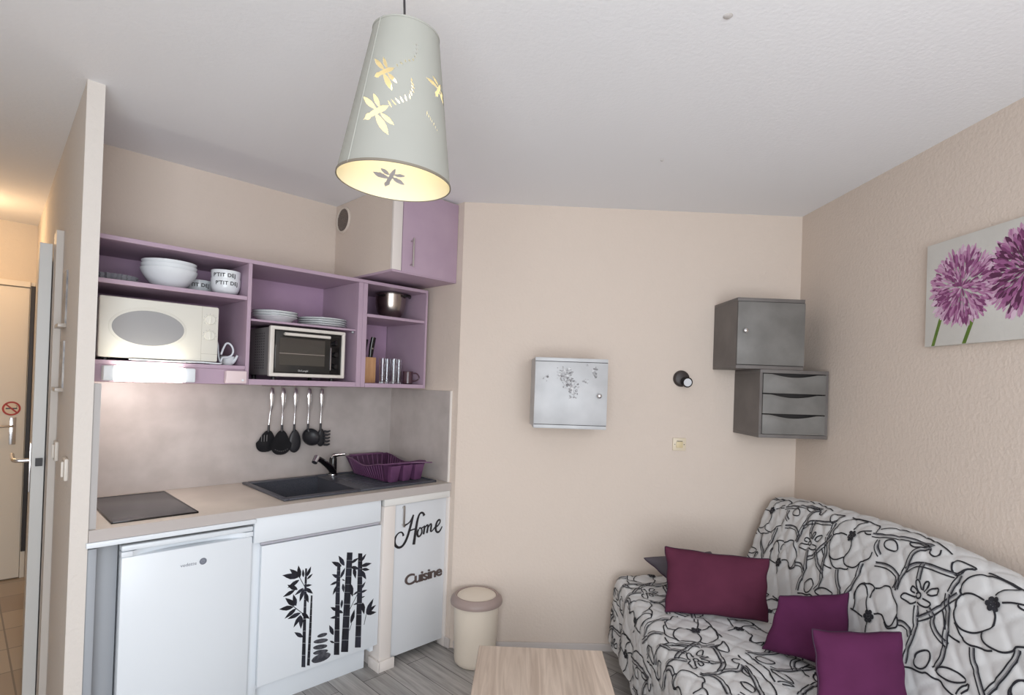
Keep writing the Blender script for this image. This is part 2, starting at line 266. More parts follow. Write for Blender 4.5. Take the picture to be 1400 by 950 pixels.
struct('wall_partition', MB().prism([(1.64, .631), (1.692, .631), (1.600, -2.15), (1.52, -2.15), (1.60, -.12), (1.64, 0)], 0, CH), M_part)
struct('wall_hall', MB().box(2.75, 2.87, -2.15, .956, 0, CH), M_hallwall)
struct('wall_hall_end', MB().box(1.50, 2.87, -2.27, -2.15, 0, CH), M_hallwall)
struct('wall_left', MB(WF).box(-2.12, -2.0, -1.3, .998, 0, CH), M_wall)
wf = MB(WF)
wf.box(-2.12, -.9, -1.32, -1.2, 0, CH).box(1.6, RX+.12, -1.32, -1.2, 0, CH).box(-.9, 1.6, -1.32, -1.2, 0, .25).box(-.9, 1.6, -1.32, -1.2, 2.3, CH)
struct('wall_front', wf, M_wall)
wn = MB(WF)
wn.box(-.9, 1.6, -1.3, -1.24, .25, .31).box(-.9, 1.6, -1.3, -1.24, 2.24, 2.3)
for x in (-.9, .32, 1.54): wn.box(x, x+.06, -1.3, -1.24, .31, 2.24)
struct('window_1', wn, M_white)
# skirting: painted strip along the far wall, small blocks round the alcove end
M_skirt = mat('painted_skirting', (204, 196, 192), .55)
struct('baseboard_back', MB(WF).box(C0.x+.02, RX, DY-.012, DY, 0, .042, .003), M_skirt)
struct('baseboard_right', MB(WF).box(RX-.012, RX, -1.2, DY-.012, 0, .042, .003), M_skirt)
struct('baseboard_alcove', MB().box(0, .012, .585, .672, 0, .055, .003), M_skirt)

# ceiling marks
def disc(x, y, r, name, m, label):
    b = MB(WF); b.lathe([(0, -.004), (r*.6, -.004), (r, 0)], x, y, CH, 18)
    return tag(b.build(name, m), label, 'ceiling plug')
M_plug = mat('filler_plug', (206, 202, 200), .8, col2=(184, 178, 174), nscale=60)
disc(.593, 1.465, .013, 'filled_ceiling_hole', M_plug, 'small plugged hook hole in the ceiling near the top edge')
disc(.703, 2.417, .007, 'filled_ceiling_hole', M_plug, 'tiny plugged hole in the middle of the white ceiling')

# ------------------------------------------------------------------ hallway
# entrance door at the end of the hall
HV = -2.15
d1 = MB(); d1.box(1.631, 2.52, HV, HV+.03, .008, 2.045, .002)
dd = struct('door_1', d1, M_door)
fr_ = MB(); fr_.box(1.602, 1.629, HV, HV+.028, 0, 2.09, .003).box(2.525, 2.57, HV, HV+.045, 0, 2.09, .003).box(1.6295, 2.525, HV, HV+.045, 2.05, 2.09, .003)
struct('trim_1', fr_, M_door)
struct('trim_2', MB().box(1.603, 1.627, HV+.0285, HV+.05, .19, 2.06, .002), M_dark)
hp = MB(); hp.box(1.676, 1.712, HV+.03, HV+.036, .945, 1.135, .004)
hb = hp.build('handle_plate', M_chrome, dd)
hv = MB(); hv.tube([(1.694, HV+.036, 1.075), (1.694, HV+.075, 1.075), (1.77, HV+.08, 1.073), (1.82, HV+.08, 1.07)], .008, smooth=2)
hv.build('door_handle', M_chrome, dd)
M_red = mat('red_print', (176, 52, 40), .5); M_stk = mat('sticker_white', (226, 205, 180), .5)
ns = MB()
cu_, cz_ = 1.704, 1.196
ns.lathe([(.0, 0), (.050, 0), (.050, .001), (0, .001)], seg=36, M=front(cu_, HV+.031, cz_))
st = ns.build('no_smoking_sticker', M_stk, None); tag(st, 'round red and white no smoking sticker on the entrance door', 'sticker')
ring = MB(); ring.lathe([(.038, .001), (.049, .001), (.049, .002), (.038, .002)], seg=36, M=front(cu_, HV+.031, cz_), close=True)
ring.box(-.042, .042, -.005, .005, .001, .002, M=front(cu_, HV+.031, cz_) @ Matrix.Rotation(-PI/4, 4, 'Z'))
ring.build('prohibition_ring', M_red, st)
cg = MB(); cg.box(-.03, .03, -.0045, .0045, .0011, .0016, M=front(cu_, HV+.031, cz_)); cg.tube([Vector((p[0], p[1], .0014)) for p in ()] or [(cu_-.026, HV+.0325, cz_+.006), (cu_-.03, HV+.0325, cz_+.016), (cu_-.022, HV+.0325, cz_+.024)], .0016, 6)
cg.build('cigarette_print', M_dark, st)

# open inner door lying along the partition, its edge towards the room
def PL(v, off=0): return 1.692+.0331*(v-.631)+off     # left face of the partition
dd2 = MB()
a = (1.694, -.165); e = (1.641, -.95); t_ = .045
dvec = Vector((e[0]-a[0], e[1]-a[1])).normalized(); nrm = Vector((-dvec.y, dvec.x));
if nrm.x < 0: nrm = -nrm
P4 = [Vector(a), Vector(e), Vector(e)+nrm*t_, Vector(a)+nrm*t_]
dd2.prism([(p.x, p.y) for p in P4], .012, 2.045, bev=.002)
M_leaf = mat('pale_grey_door_paint', (206, 204, 200), .4)
leaf = struct('door_2', dd2, M_leaf)
def LP(along, out, z):
    p = Vector(a)+dvec*along+nrm*out; return (p.x, p.y, z)
lk = MB(); lk.box(LP(0, .016, 0)[0]-.008, LP(0, .016, 0)[0]+.016, LP(0, 0, 0)[1]-.0005, LP(0, 0, 0)[1]+.012, 1.05, 1.085)
lk.build('latch', M_dark, leaf)
pt = MB(); q0 = LP(.02, t_, 0); q1 = LP(.06, t_+.006, 0)
pt.prism([LP(.03, t_, 0)[:2], LP(.075, t_, 0)[:2], LP(.075, t_+.007, 0)[:2], LP(.03, t_+.007, 0)[:2]], .93, 1.15, bev=.002)
pt.build('handle_plate', M_chrome, leaf)
hd = MB(); hd.tube([LP(.052, t_+.005, 1.07), LP(.052, t_+.05, 1.07), LP(.07, t_+.062, 1.072), LP(.17, t_+.066, 1.085)], .009, smooth=2)
hd.build('door_handle', M_chrome, leaf)
jm = MB(); jm.prism([(PL(-.15, 0), -.15), (PL(-.02, 0), -.02), (PL(-.02, .026), -.02), (PL(-.15, .026), -.15)], 0, 2.085, bev=.002)
struct('trim_3', jm, mat('grey_door_frame', (198, 190, 182), .5))
# notices in holders, switches on the partition side
M_pap = mat('grey_notice_paper', (150, 148, 150), .5, col2=(200, 196, 190), nscale=30)
M_hold = mat('clear_grey_holder', (176, 166, 156), .3)
def notice(v0, v1, z0, z1, label, m):
    t = thing('notice_holder', label, 'notice', (PL((v0+v1)/2), (v0+v1)/2, z0))
    b = MB(); b.prism([(PL(v0), v0), (PL(v1), v1), (PL(v1, .006), v1), (PL(v0, .006), v0)], z0, z1); b.build('card', m, t)
    h = MB(); h.prism([(PL(v0), v0-.004), (PL(v1), v1+.004), (PL(v1, .028), v1+.004), (PL(v0, .028), v0-.004)], z0-.012, z0+.004, bev=.002); h.build('tray', M_hold, t)
    return t
notice(.08, .22, 1.665, 1.885, 'dark notice card in a clear holder high on the hall side of the partition', mat('dark_notice', (112, 110, 114), .4, col2=(170, 166, 162), nscale=14))
notice(.055, .20, 1.405, 1.60, 'pale grey notice card in a clear holder, the lower of two on the partition', M_pap)
def switch(v, z, label):
    t = thing('light_switch', label, 'light switch', (PL(v), v, z-.04))
    b = MB(); b.prism([(PL(v-.04), v-.04), (PL(v+.04), v+.04), (PL(v+.04, .012), v+.04), (PL(v-.04, .012), v-.04)], z-.04, z+.04, bev=.003); b.build('cover_plate', M_sw, t)
    k = MB(); k.prism([(PL(v-.02, .012), v-.02), (PL(v+.02, .012), v+.02), (PL(v+.02, .02), v+.02), (PL(v-.02, .014), v-.02)], z-.028, z+.028, bev=.002); k.build('rocker', M_sw, t)
switch(.055, 1.14, 'cream light switch on the hall side of the partition beside the door frame')
switch(.47, 1.12, 'cream light switch on the hall side of the partition near its front edge')
# hall ceiling lamp
hl = thing('ceiling_lamp', 'round frosted ceiling lamp glowing warm in the hallway', 'ceiling lamp', (2.05, -1.55, CH-.09))
b = MB(); b.lathe([(.0, .09), (.15, .09), (.15, .075), (.145, .07), (0, .07)], 2.05, -1.55, CH-.09, 32); b.build('base_ring', M_white, hl)
b = MB(); b.lathe([(.14, .07), (.13, .03), (.09, .005), (0, -.005)], 2.05, -1.55, CH-.09, 32); b.build('diffuser', mat('warm_glass', (255, 236, 205), .4, emit=((255, 204, 140), 6)), hl)
point('hall_lamp_light', K(2.05, -1.55, 2.30), 7, (1.0, .68, .38), .1)

# ------------------------------------------------------------------ kitchen: worktop, splashbacks
M_top = mat('beige_worktop', (202, 193, 182), .42, col2=(190, 181, 171), nscale=5, detail=5)
M_edge = mat('worktop_edge', (184, 176, 172), .45)
M_splash = mat('taupe_stone_laminate', (186, 178, 174), .40, col2=(172, 164, 160), nscale=7, detail=8, spec=.4)
ZC = .9175
SU0, SU1, SV0, SV1 = .058, .923, .055, .575            # sink outline
BU0, BU1, BV0, BV1 = .530, .897, .098, .535              # bowl
wt = thing('worktop', 'beige laminate worktop with a pinkish grey front edge', 'worktop', (.82, .3, .8755))
b = MB()
h0, h1, g0_, g1_ = BU0-.008, BU1+.008, BV0-.008, BV1+.008
b.box(0.001, h0, 0.001, .633, .8755, ZC).box(h1, 1.639, 0.001, .633, .8755, ZC).box(h0, h1, 0.001, g0_, .8755, ZC).box(h0, h1, g1_, .633, .8755, ZC)
b.build('top_board', M_top, wt, smooth=False)
MB().box(0.001, 1.639, .633, .6365, .8755, ZC).build('edge_band', M_edge, wt)
sp = MB(); sp.box(.002, 1.615, .0005, .010, ZC+.0005, 1.433); tag(sp.build('splashback_panel', M_splash), 'wide taupe laminate splashback panel behind the sink and hob', 'splashback')
rp = thing('splashback_panel', 'short taupe splashback panel at the right end of the worktop', 'splashback', (.005, .31, ZC+.0005))
MB().box(.0005, .009, .011, .610, ZC+.0005, 1.433).build('board', M_splash, rp)
MB().box(.0005, .011, .610, .618, ZC+.0005, 1.435).build('edge_trim', mat('white_metal_trim', (228, 222, 216), .3), rp)
lp = MB(); lp.box(1.617, 1.6395, .011, .622, ZC+.0005, 1.438); tag(lp.build('splashback_panel', mat('grey_splash_edge', (176, 172, 170), .5)), 'narrow grey side splashback against the partition left of the hob', 'splashback')

# ------------------------------------------------------------------ hob
hb = thing('hob', 'black glass electric hob set flush in the left of the worktop', 'hob', (1.418, .31, ZC))
MB().box(1.275, 1.562, .062, .575, ZC, ZC+.006, .002).build('glass_plate', mat('grey_black_glass', (66, 66, 70), .25), hb)
fr_ = MB(); x0, x1, y0, y1 = 1.272, 1.565, .059, .578
for q in ((x0, x1, y0, y0+.006), (x0, x1, y1-.006, y1), (x0, x0+.006, y0, y1), (x1-.006, x1, y0, y1)): fr_.box(*q, ZC, ZC+.007, .001)
fr_.build('rim', M_blackgl, hb)
# ------------------------------------------------------------------ sink
M_gran = mat('anthracite_granite', (62, 64, 72), .38, col2=(78, 80, 88), nscale=300, detail=2)
sk = thing('kitchen_sink', 'dark grey composite sink with a ribbed drainer on its right', 'sink', (.49, .31, ZC))
b = MB()
b.box(SU0, BU0, SV0, SV1, ZC+.0004, ZC+.007, .002).box(BU1, SU1, SV0, SV1, ZC+.0004, ZC+.012, .004).box(BU0, BU1, SV0, BV0, ZC+.0004, ZC+.012, .003).box(BU0, BU1, BV1, SV1, ZC+.0004, ZC+.012, .004)
for q in ((SU0, BU0, SV0, SV0+.015), (SU0, BU0, SV1-.015, SV1), (SU0, SU0+.015, SV0, SV1)): b.box(*q, ZC+.0004, ZC+.013, .004)
b.build('rim', M_gran, sk)
b = MB(); dp = .15
b.box(BU0-.004, BU1+.004, BV0-.004, BV1+.004, ZC-dp-.006, ZC-dp)
b.box(BU0-.005, BU0, BV0-.004, BV1+.004, ZC-dp, ZC+.006).box(BU1, BU1+.005, BV0-.004, BV1+.004, ZC-dp, ZC+.006)
b.box(BU0, BU1, BV0-.005, BV0, ZC-dp, ZC+.006).box(BU0, BU1, BV1, BV1+.005, ZC-dp, ZC+.006)
b.build('bowl', M_gran, sk)
b = MB()
for i in range(9): b.box(.12, .46, .14+i*.042, .148+i*.042, ZC+.006, ZC+.0095, .0015)
b.build('drainer_ribs', M_gran, sk)
b = MB(); b.lathe([(.006, .0), (.016, .0), (.016, .004), (.010, .007), (.006, .005)], seg=22, M=Matrix(((0, 0, 1, BU0+.0003), (1, 0, 0, .455), (0, 1, 0, .893), (0, 0, 0, 1))), close=True); b.build('overflow_ring', M_chrome, sk)
b = MB(); b.lathe([(0, .003), (.035, .003), (.04, 0)], .69, .33, ZC-dp, 24); b.build('drain', M_chrome, sk)
# ------------------------------------------------------------------ mixer tap
tp = thing('mixer_tap', 'black and chrome mixer tap rising from the back of the sink', 'tap', (.442, .10, ZC+.0078))
b = MB(); b.lathe([(0, 0), (.027, 0), (.027, .008), (.022, .014), (.021, .095), (.018, .105), (0, .107)], .442, .10, ZC+.0078, 24); b.build('body', M_blackgl, tp)
b = MB(); b.tube([(.446, .115, ZC+.03), (.50, .16, ZC+.075), (.565, .20, ZC+.118), (.603, .222, ZC+.133)], .015, 14, smooth=2, rs=[.018, .017, .015, .014]); b.build('spout', M_blackgl, tp)
b = MB(); b.cyl((.598, .219, ZC+.139), (.620, .236, ZC+.112), .0165, .0150); b.build('spout_head', M_chrome, tp)
b = MB(); b.tube([(.442, .10, ZC+.108), (.442, .10, ZC+.122), (.425, .13, ZC+.128), (.400, .165, ZC+.134)], .009, 10, smooth=1, rs=[.017, .015, .009, .008]); b.build('lever', M_chrome, tp)
b = MB(); b.lathe([(.0278, 0), (.0285, .004), (.0278, .009)], .442, .10, ZC+.0075, 24); b.build('base_ring', M_chrome, tp)

# ------------------------------------------------------------------ purple dish rack
M_rack = mat('plum_plastic', (104, 66, 100), .38)
rk = thing('dish_rack', 'plum purple plastic dish rack standing on the sink drainer', 'dish rack', (.21, .30, ZC+.0105))
z0 = ZC+.0105; z1 = z0+.098
Bt = [(.105, .125), (.318, .125), (.318, .46), (.105, .46)]       # base u,v
Tp = [(.075, .085), (.350, .085), (.350, .485), (.075, .485)]
def lerp(p, q, t): return tuple(a_+(b_-a_)*t for a_, b_ in zip(p, q))
b = MB(); b.box(.105, .318, .125, .46, z0, z0+.005, .001); b.build('base_tray', M_rack, rk)
def rackside(i, j, n, dip):
    b = MB(); bi, bj, ti, tj = Bt[i], Bt[j], Tp[i], Tp[j]
    for k in range(n+1):
        p = lerp(bi, bj, k/n); q = lerp(ti, tj, k/n); h = z1-dip*math.sin(PI*k/n)**2*.25
        b.cyl((p[0], p[1], z0+.003), (q[0], q[1], h), .0035, seg=6)
    # thin wall behind the slats
    t = bmesh.new(); m_ = 12; vs = []
    for k in range(m_+1):
        p = lerp(bi, bj, k/m_); q = lerp(ti, tj, k/m_); h = z1-dip*math.sin(PI*k/m_)**2*.25
        lo_ = t.verts.new((p[0], p[1], z0)); mid = lerp(p, q, .55); md = t.verts.new((mid[0], mid[1], z0+(h-z0)*.55)); hi_ = t.verts.new((q[0], q[1], h)); vs.append((lo_, md, hi_))
    for (a1, a2, a3), (b1, b2, b3) in zip(vs, vs[1:]): t.faces.new((a1, b1, b2, a2)); t.faces.new((a2, b2, b3, a3))
    bmesh.ops.solidify(t, geom=t.faces[:], thickness=.0022); b._take(t)
    b.build('slatted_side', M_rack, rk)
for i, j, n, dip in ((0, 1, 8, 0), (1, 2, 16, .12), (2, 3, 6, 0), (3, 0, 16, .12)): rackside(i, j, n, dip)
def rim_z(k): return z1
b = MB()
path = []
for i in range(4):
    p, q = Tp[i], Tp[(i+1) % 4]
    for k in range(8):
        t = k/8; e_ = lerp(p, q, t); dipz = .03*math.sin(PI*t)**2 if i in (1, 3) else 0
        lift = .010*(1-abs(2*t-1))*0
        path.append((e_[0], e_[1], z1-dipz+.002))
b.tube(path+[path[0]], .0065, 8, flat=.5); b.build('rim', M_rack, rk)
# flared handles at both short ends, cutlery pockets along the front
b = MB(); b.prism([(.10, .086), (.325, .086), (.31, .045), (.115, .045)], z1+.004, z1+.008, bev=.001); b.build('handle', M_rack, rk)
b = MB(); b.prism([(.10, .482), (.33, .482), (.17, .50), (.09, .545), (.07, .545)], z1-.002, z1+.003, bev=.001); b.build('handle', M_rack, rk)
for k in range(3):
    u1 = .318-k*.078
    b = MB(); w_ = .062
    t = bmesh.new(); vb = [t.verts.new(p) for p in ((u1-.01, .462, z0), (u1-w_+.008, .462, z0), (u1-w_+.008, .492, z0), (u1-.01, .492, z0))]
    vt = [t.verts.new(p) for p in ((u1, .470, z1-.008), (u1-w_, .470, z1-.008), (u1-w_, .512, z1-.008), (u1, .512, z1-.008))]
    t.faces.new(vb[::-1])
    for i in range(4): t.faces.new((vb[i], vb[(i+1) % 4], vt[(i+1) % 4], vt[i]))
    bmesh.ops.recalc_face_normals(t, faces=t.faces[:]); bmesh.ops.solidify(t, geom=t.faces[:], thickness=.002); bmesh.ops.bevel(t, geom=t.edges[:], offset=.0006, segments=1, affect='EDGES')
    b._take(t); b.build('cutlery_pocket', M_rack, rk)

# ------------------------------------------------------------------ base units
# white strip under the worktop
sb = MB(); sb.box(1.068, 1.646, .632, .646, .8560, .875, .002); 
tag(sb.build('cover_strip', M_white), 'long white cover strip under the worktop above the small fridge', 'trim strip')
sb = MB(); sb.box(.004, .43, .60, .634, .838, .8745, .003)
tag(sb.build('cover_strip', mat('cream_strip', (224, 222, 218), .4)), 'short white cover strip under the worktop above the right cupboard', 'trim strip')
# grey side panel left of fridge
pn = MB(); pn.box(1.612, 1.6395, .01, .622, 0, .8465, .001); tag(pn.build('side_panel', mat('grey_panel', (160, 164, 170), .5)), 'grey side panel between the partition and the small fridge', 'panel')
fl_ = MB(); fl_.box(1.5395, 1.6115, .560, .568, 0, .8465, .001); tag(fl_.build('filler_panel', mat('grey_filler', (158, 161, 166), .5)), 'narrow grey filler panel left of the small fridge', 'panel')
# fridge
M_fr = mat('fridge_white', (226, 231, 236), .3)
fg = thing('fridge', 'small white undercounter fridge with a recessed top grip', 'fridge', (1.30, .34, 0))
MB().box(1.074, 1.532, .04, .575, .012, .835, .006).build('cabinet_body', M_fr, fg)
b = MB(); b.box(1.070, 1.538, .58, .622, .06, .798, .008); b.build('door', M_fr, fg)
fdoor = [o for o in COL.objects if o.parent == fg and o.name.startswith('door')][0]
b = MB()
b.box(1.070, 1.5385, .578, .624, .820, .842, .006)
b.build('top_cap', M_fr, fg)
b = MB(); b.box(1.070, 1.10, .58, .6245, .798, .818, .002).box(1.502, 1.538, .58, .6245, .798, .818, .002)
t = bmesh.new(); n_ = 14; lo_ = []; up_ = []
pts = []
for k in range(n_+1):
    u_ = 1.10+(1.502-1.10)*k/n_; s_ = 1-(2*k/n_-1)**2
    pts.append((u_, .6245-.046*s_**.6))
poly = [(1.10, .58)]+pts+[(1.502, .58)]
b.prism(poly, .798, .818, bev=0)
b.build('grip_recess', M_fr, fdoor)
MB().box(1.08, 1.52, .05, .56, 0, .012).build('foot', M_dark, fg)
M_logo = mat('grey_logo', (120, 124, 136), .4)
b = MB(); b.mesh(text_mesh('vedette', .019, .0003), front(1.343, .6222, .722)); 
b.lathe([(.010, 0), (.0135, 0), (.0135, .0006), (.010, .0006)], seg=24, M=front(1.262, .6222, .7305), close=True).lathe([(0, 0), (.005, 0), (.005, .0006), (0, .0006)], seg=16, M=front(1.262, .6222, .7305))
b.lathe([(.0055, 0), (.0105, 0), (.0105, .0002), (.0055, .0002)], seg=24, M=front(1.262, .6222, .7305), close=True)
b.build('logo', M_logo, fdoor)

# sink cupboard
cb = thing('sink_cupboard', 'white sink cupboard with bamboo sticker on its single door', 'kitchen cupboard', (.75, .3, 0))
b = MB(); b.box(.445, .463, .02, .595, .10, .8745).box(1.0275, 1.066, .02, .598, 0, .8745, .001).box(.463, 1.0275, .02, .595, .12, .136).box(.463, 1.036, .012, .02, .12, .76)
b.build('carcass', M_white, cb)
MB().box(.446, 1.067, .600, .628, .7655, .8745, .003).build('fascia', M_white, cb)
M_groove = mat('grooved_profile', (196, 194, 202), .45)
b = MB(); b.prism([(0, 0), (.012, 0), (.022, .014), (.006, .016)], -1.032, -.446, M=Matrix(((0, 0, -1, 0), (1, 0, 0, .597), (0, 1, 0, .7485), (0, 0, 0, 1))))
b.build('grip_profile', M_groove, cb)
MB().box(.435, 1.030, .600, .620, .137, .746, .002).build('door', M_white, cb)
cdoor = [o for o in COL.objects if o.parent == cb and o.name.startswith('door')][0]
MB().box(.463, 1.034, .527, .543, 0, .119, .001).build('plinth', M_white, cb)

def quadstrip(t, rows, v, th):
    """flat strip through pairs of (u,z) points, a little thick"""
    prev = None
    for r in rows:
        vs = [t.verts.new((r[0], v, r[1])), t.verts.new((r[2], v, r[3]))]
        if prev: t.faces.new((prev[0], prev[1], vs[1], vs[0]))
        prev = vs
def flatpoly(t, pts, v): t.faces.new([t.verts.new((p[0], v, p[1])) for p in pts])
def sticker(faces, name, m, parent, v, th=.0006):
    t = bmesh.new(); 
    for i, f in enumerate(faces):
        flatpoly(t, f, v+.00003*(i % 7))
    bmesh.ops.recalc_face_normals(t, faces=t.faces[:])
    for f in t.faces:
        if f.normal.y < 0: f.normal_flip()
    b = MB(); b._take(t); return b.build(name, m, parent, smooth=False)
def leafpoly(l, wd=.17):
    a_ = Vector(l[:2]); c_ = Vector(l[2:]); d_ = c_-a_; n_ = Vector((-d_.y, d_.x))*wd
    return [tuple(a_+d_*t_+n_*w_) for t_, w_ in ((0, .15), (.2, .75), (.45, 1), (.72, .62), (1, 0), (.72, -.62), (.45, -1), (.2, -.75), (0, -.15))]
fs = []
for s_ in STALKS:
    for r0, r1 in zip(s_, s_[1:]):
        for k in range(5):                             # bamboo joints: short gaps between segments
            A = lerp(r0, r1, k/5); B_ = lerp(r0, r1, (k+1)/5-.004)
            fs.append([(A[0], A[1]), (A[2], A[3]), (B_[2], B_[3]), (B_[0], B_[1])])
for tw in TWIGS:
    d_ = Vector((tw[2]-tw[0], tw[3]-tw[1])); n_ = Vector((-d_.y, d_.x)).normalized()*.0016
    fs.append([(tw[0]+n_.x, tw[1]+n_.y), (tw[2]+n_.x, tw[3]+n_.y), (tw[2]-n_.x, tw[3]-n_.y), (tw[0]-n_.x, tw[1]-n_.y)])
fs += [leafpoly(l) for l in LEAVES]
for side in (0, 1):
    sticker([f for f in fs if (max(p[0] for p in f) < .715) == bool(side)], 'bamboo_sticker', M_stain, cdoor, .6204)
sticker(STONES, 'stone_stack_sticker', mat('grey_stone_sticker', (52, 54, 62), .4, col2=(96, 96, 104), nscale=60, lo=.4, hi=.75), cdoor, .6204)

# post with block
ps = thing('corner_post', 'cream square post with a skirting block between the two cupboards', 'post', (.40, .5, 0))
MB().box(.362, .430, .02, .633, 0, .8375, .003).build('shaft', M_warmwhite, ps)
b = MB(); b.box(.345, .440, .6335, .645, 0, .055, .003).box(.4305, .442, .545, .645, 0, .055, .003); b.build('skirting_block', M_warmwhite, ps)

# right cupboard with the lettering
rc = thing('tall_fronted_cupboard', 'white cupboard beside the bin with the word Home on its door', 'kitchen cupboard', (.18, .3, .03))
b = MB(); b.box(.018, .034, .02, .592, .045, .836).box(.340, .360, .02, .592, .045, .836).box(.034, .34, .012, .02, .045, .836).box(.034, .34, .02, .592, .045, .061)
b.build('carcass', M_white, rc)
MB().box(.014, .3605, .5945, .614, .040, .833, .002).build('door', mat('satin_white', (216, 218, 221), .35), rc)
rdoor = [o for o in COL.objects if o.parent == rc and o.name.startswith('door')][0]
b = MB(); b.box(.300, .309, .6225, .631, .715, .826, .002).box(.301, .308, .614, .624, .722, .730).box(.301, .308, .614, .624, .812, .820); b.build('handle', M_steel, rdoor)
MB().box(.0005, .0125, .57, .632, 0, .8375, .001).build('end_panel', M_warmwhite, rc)
M_let = mat('black_lacquer_letters', (40, 38, 42), .3)
b = MB()
for st_ in HOME:
    b.tube([(p[0], .6195, p[1]) for p in st_], .004, 8, rs=[p[2]*1.35+.0008 for p in st_], flat=1, smooth=1)
t = b.bm
for v_ in t.verts: v_.co.y = .6142+(v_.co.y-.6095)*.22
b.build('home_lettering', M_let, rdoor)
b = MB()
me = text_mesh('Cuisine', .073, .003, bold=.0012, spacing=.88)
b.mesh(me, front(.281, .6175, .397) @ Matrix.Rotation(math.radians(1.0), 4, 'Z') @ Matrix.Diagonal((1.30, 1.08, 1, 1))); b.build('cuisine_lettering', mat('brown_metal_letters', (106, 94, 92), .3, .5), rdoor)

# ------------------------------------------------------------------ lilac wall units
ZT, ZB = 2.016, 1.442; VF = .42
tk = .018
su = thing('open_wall_shelf', 'lilac open wall shelf with three bays above the sink', 'wall shelf', (.85, .2, ZB))
def board(name, *a): return MB().box(*a, .0012, 1).build(name, M_lilac, su)
board('top_panel', .060, 1.638, .002, VF, ZT-tk, ZT)
MB().box(.064, 1.636, .0105, .016, ZB+tk, ZT-tk).build('back_panel', M_lilac_in, su)
board('side_panel', .0465, .0595, .002, VF, ZB, ZT)
board('side_panel', 1.620, 1.638, .016, VF, 1.525, ZT-tk)
board('divider', 1.040, 1.057, .016, VF, ZB, ZT-tk-.0003)
board('divider', .470, .497, .016, VF, ZB, ZT-tk-.0003)
board('divider', .442, .4685, .016, VF-.002, ZB, ZT-tk-.0003)
board('bottom_panel', .4975, 1.0395, .016, VF, ZB, ZB+.026)
board('bottom_panel', .060, .4415, .016, VF, ZB, ZB+.022)
board('bottom_panel', 1.0575, 1.6195, .016, VF, 1.510, 1.5275)
board('apron', 1.0575, 1.638, VF-.018, VF-.0005, ZB, 1.5095)
board('shelf', 1.0575, 1.6195, .016, VF-.004, 1.828, 1.846)
board('shelf', .4975, 1.0395, .016, VF-.02, 1.738, 1.748)
board('shelf', .060, .4415, .016, VF-.01, 1.822, 1.838)
b = MB()
for u_, z_ in ((.505, 1.733), (.505, 1.733)): b.lathe([(0, -.006), (.006, -.006), (.006, .004), (0, .004)], u_+.003, VF-.03, z_, 10)
b.build('shelf_pin', M_white, su)

# ------------------------------------------------------------------ boxed duct with cupboard above
ZBX = 2.045; UBX = .425
bx = thing('duct_boxing_cupboard', 'beige boxed duct with a lilac cupboard door under the ceiling', 'wall cupboard', (.2, .3, ZBX))
b = MB(); b.box(.002, UBX, .002, .600, ZBX+.012, CH-.001); b.build('casing', M_wall, bx, smooth=False)
b = MB(); b.box(.001, UBX+.002, .010, .617, ZBX, ZBX+.0115, .001); b.build('bottom_panel', M_lilac, bx)
MB().box(.371, UBX+.001, .6005, .617, ZBX+.012, CH-.001, .001).build('filler_strip', M_warmwhite, bx)
MB().box(.002, .368, .6005, .620, ZBX+.006, CH-.010, .002).build('door', M_lilac, bx)
bdoor = [o for o in COL.objects if o.parent == bx and o.name.startswith('door')][0]
b = MB(); b.cyl((.316, .645, 2.083), (.316, .645, 2.232), .0045).cyl((.316, .62, 2.095), (.316, .645, 2.095), .0035).cyl((.316, .62, 2.22), (.316, .645, 2.22), .0035)
b.build('handle', M_steel, bdoor)
# round vent on the left face of the casing
vm = Matrix(((0, 0, 1, UBX+.0008), (1, 0, 0, .095), (0, 1, 0, 2.402), (0, 0, 0, 1)))
vt = thing('round_air_vent', 'round white air vent grille on the side of the boxed duct', 'air vent', (UBX, .095, 2.325))
b = MB(); b.lathe([(.066, 0), (.078, 0), (.078, .006), (.070, .011), (.064, .008)], seg=36, M=vm, close=True); b.build('rim', mat('cream_vent', (214, 202, 190), .4), vt)
b = MB(); b.lathe([(0, .0005), (.066, .0005), (.066, .001), (0, .001)], seg=36, M=vm); b.build('dark_opening', M_blackgl, vt)
b = MB()
for i in range(-6, 7):
    h = math.sqrt(max(0, .064**2-(i*.0098)**2))
    b.box(i*.0098-.0016, i*.0098+.0016, -h, h, .003, .006, M=vm)
    b.box(-h, h, i*.0098-.0016, i*.0098+.0016, .0035, .0055, M=vm)
b.lathe([(0, .004), (.009, .004), (.009, .009), (0, .010)], seg=16, M=vm)
b.build('grille', mat('vent_mesh', (120, 108, 100), .5), vt)

# ------------------------------------------------------------------ things on the shelves
EPS = .0006
# microwave
M_cream = mat('cream_appliance', (222, 219, 209), .35)
mw = thing('microwave', 'cream microwave oven with an oval grey window in the left bay', 'microwave', (1.39, .2, 1.528))
MB().box(1.172, 1.600, .05, .385, 1.5395, 1.778, .008).build('housing', M_cream, mw)
MB().box(1.172, 1.602, .386, .412, 1.5385, 1.780, .007).build('front_panel', M_cream, mw)
b = MB(); b.lathe([(.0, 0), (.5, 0), (.5, .003), (.47, .006), (0, .006)], seg=56, M=front(1.435, .4121, 1.663) @ Matrix.Diagonal((.272, .168, .8, 1))); b.build('window_surround', M_cream, mw)
b = MB(); b.lathe([(.0, 0), (.5, 0), (.5, .004), (0, .005)], seg=56, M=front(1.435, .4166, 1.663) @ Matrix.Diagonal((.252, .142, .5, 1))); b.build('oval_window', mat('grey_window_glass', (152, 152, 154), .2), mw)
b = MB(); b.box(1.2395, 1.2405, .412, .4124, 1.541, 1.778).box(1.174, 1.24, .412, .4124, 1.572, 1.573); b.build('panel_seam', mat('seam', (170, 164, 150), .6), mw)
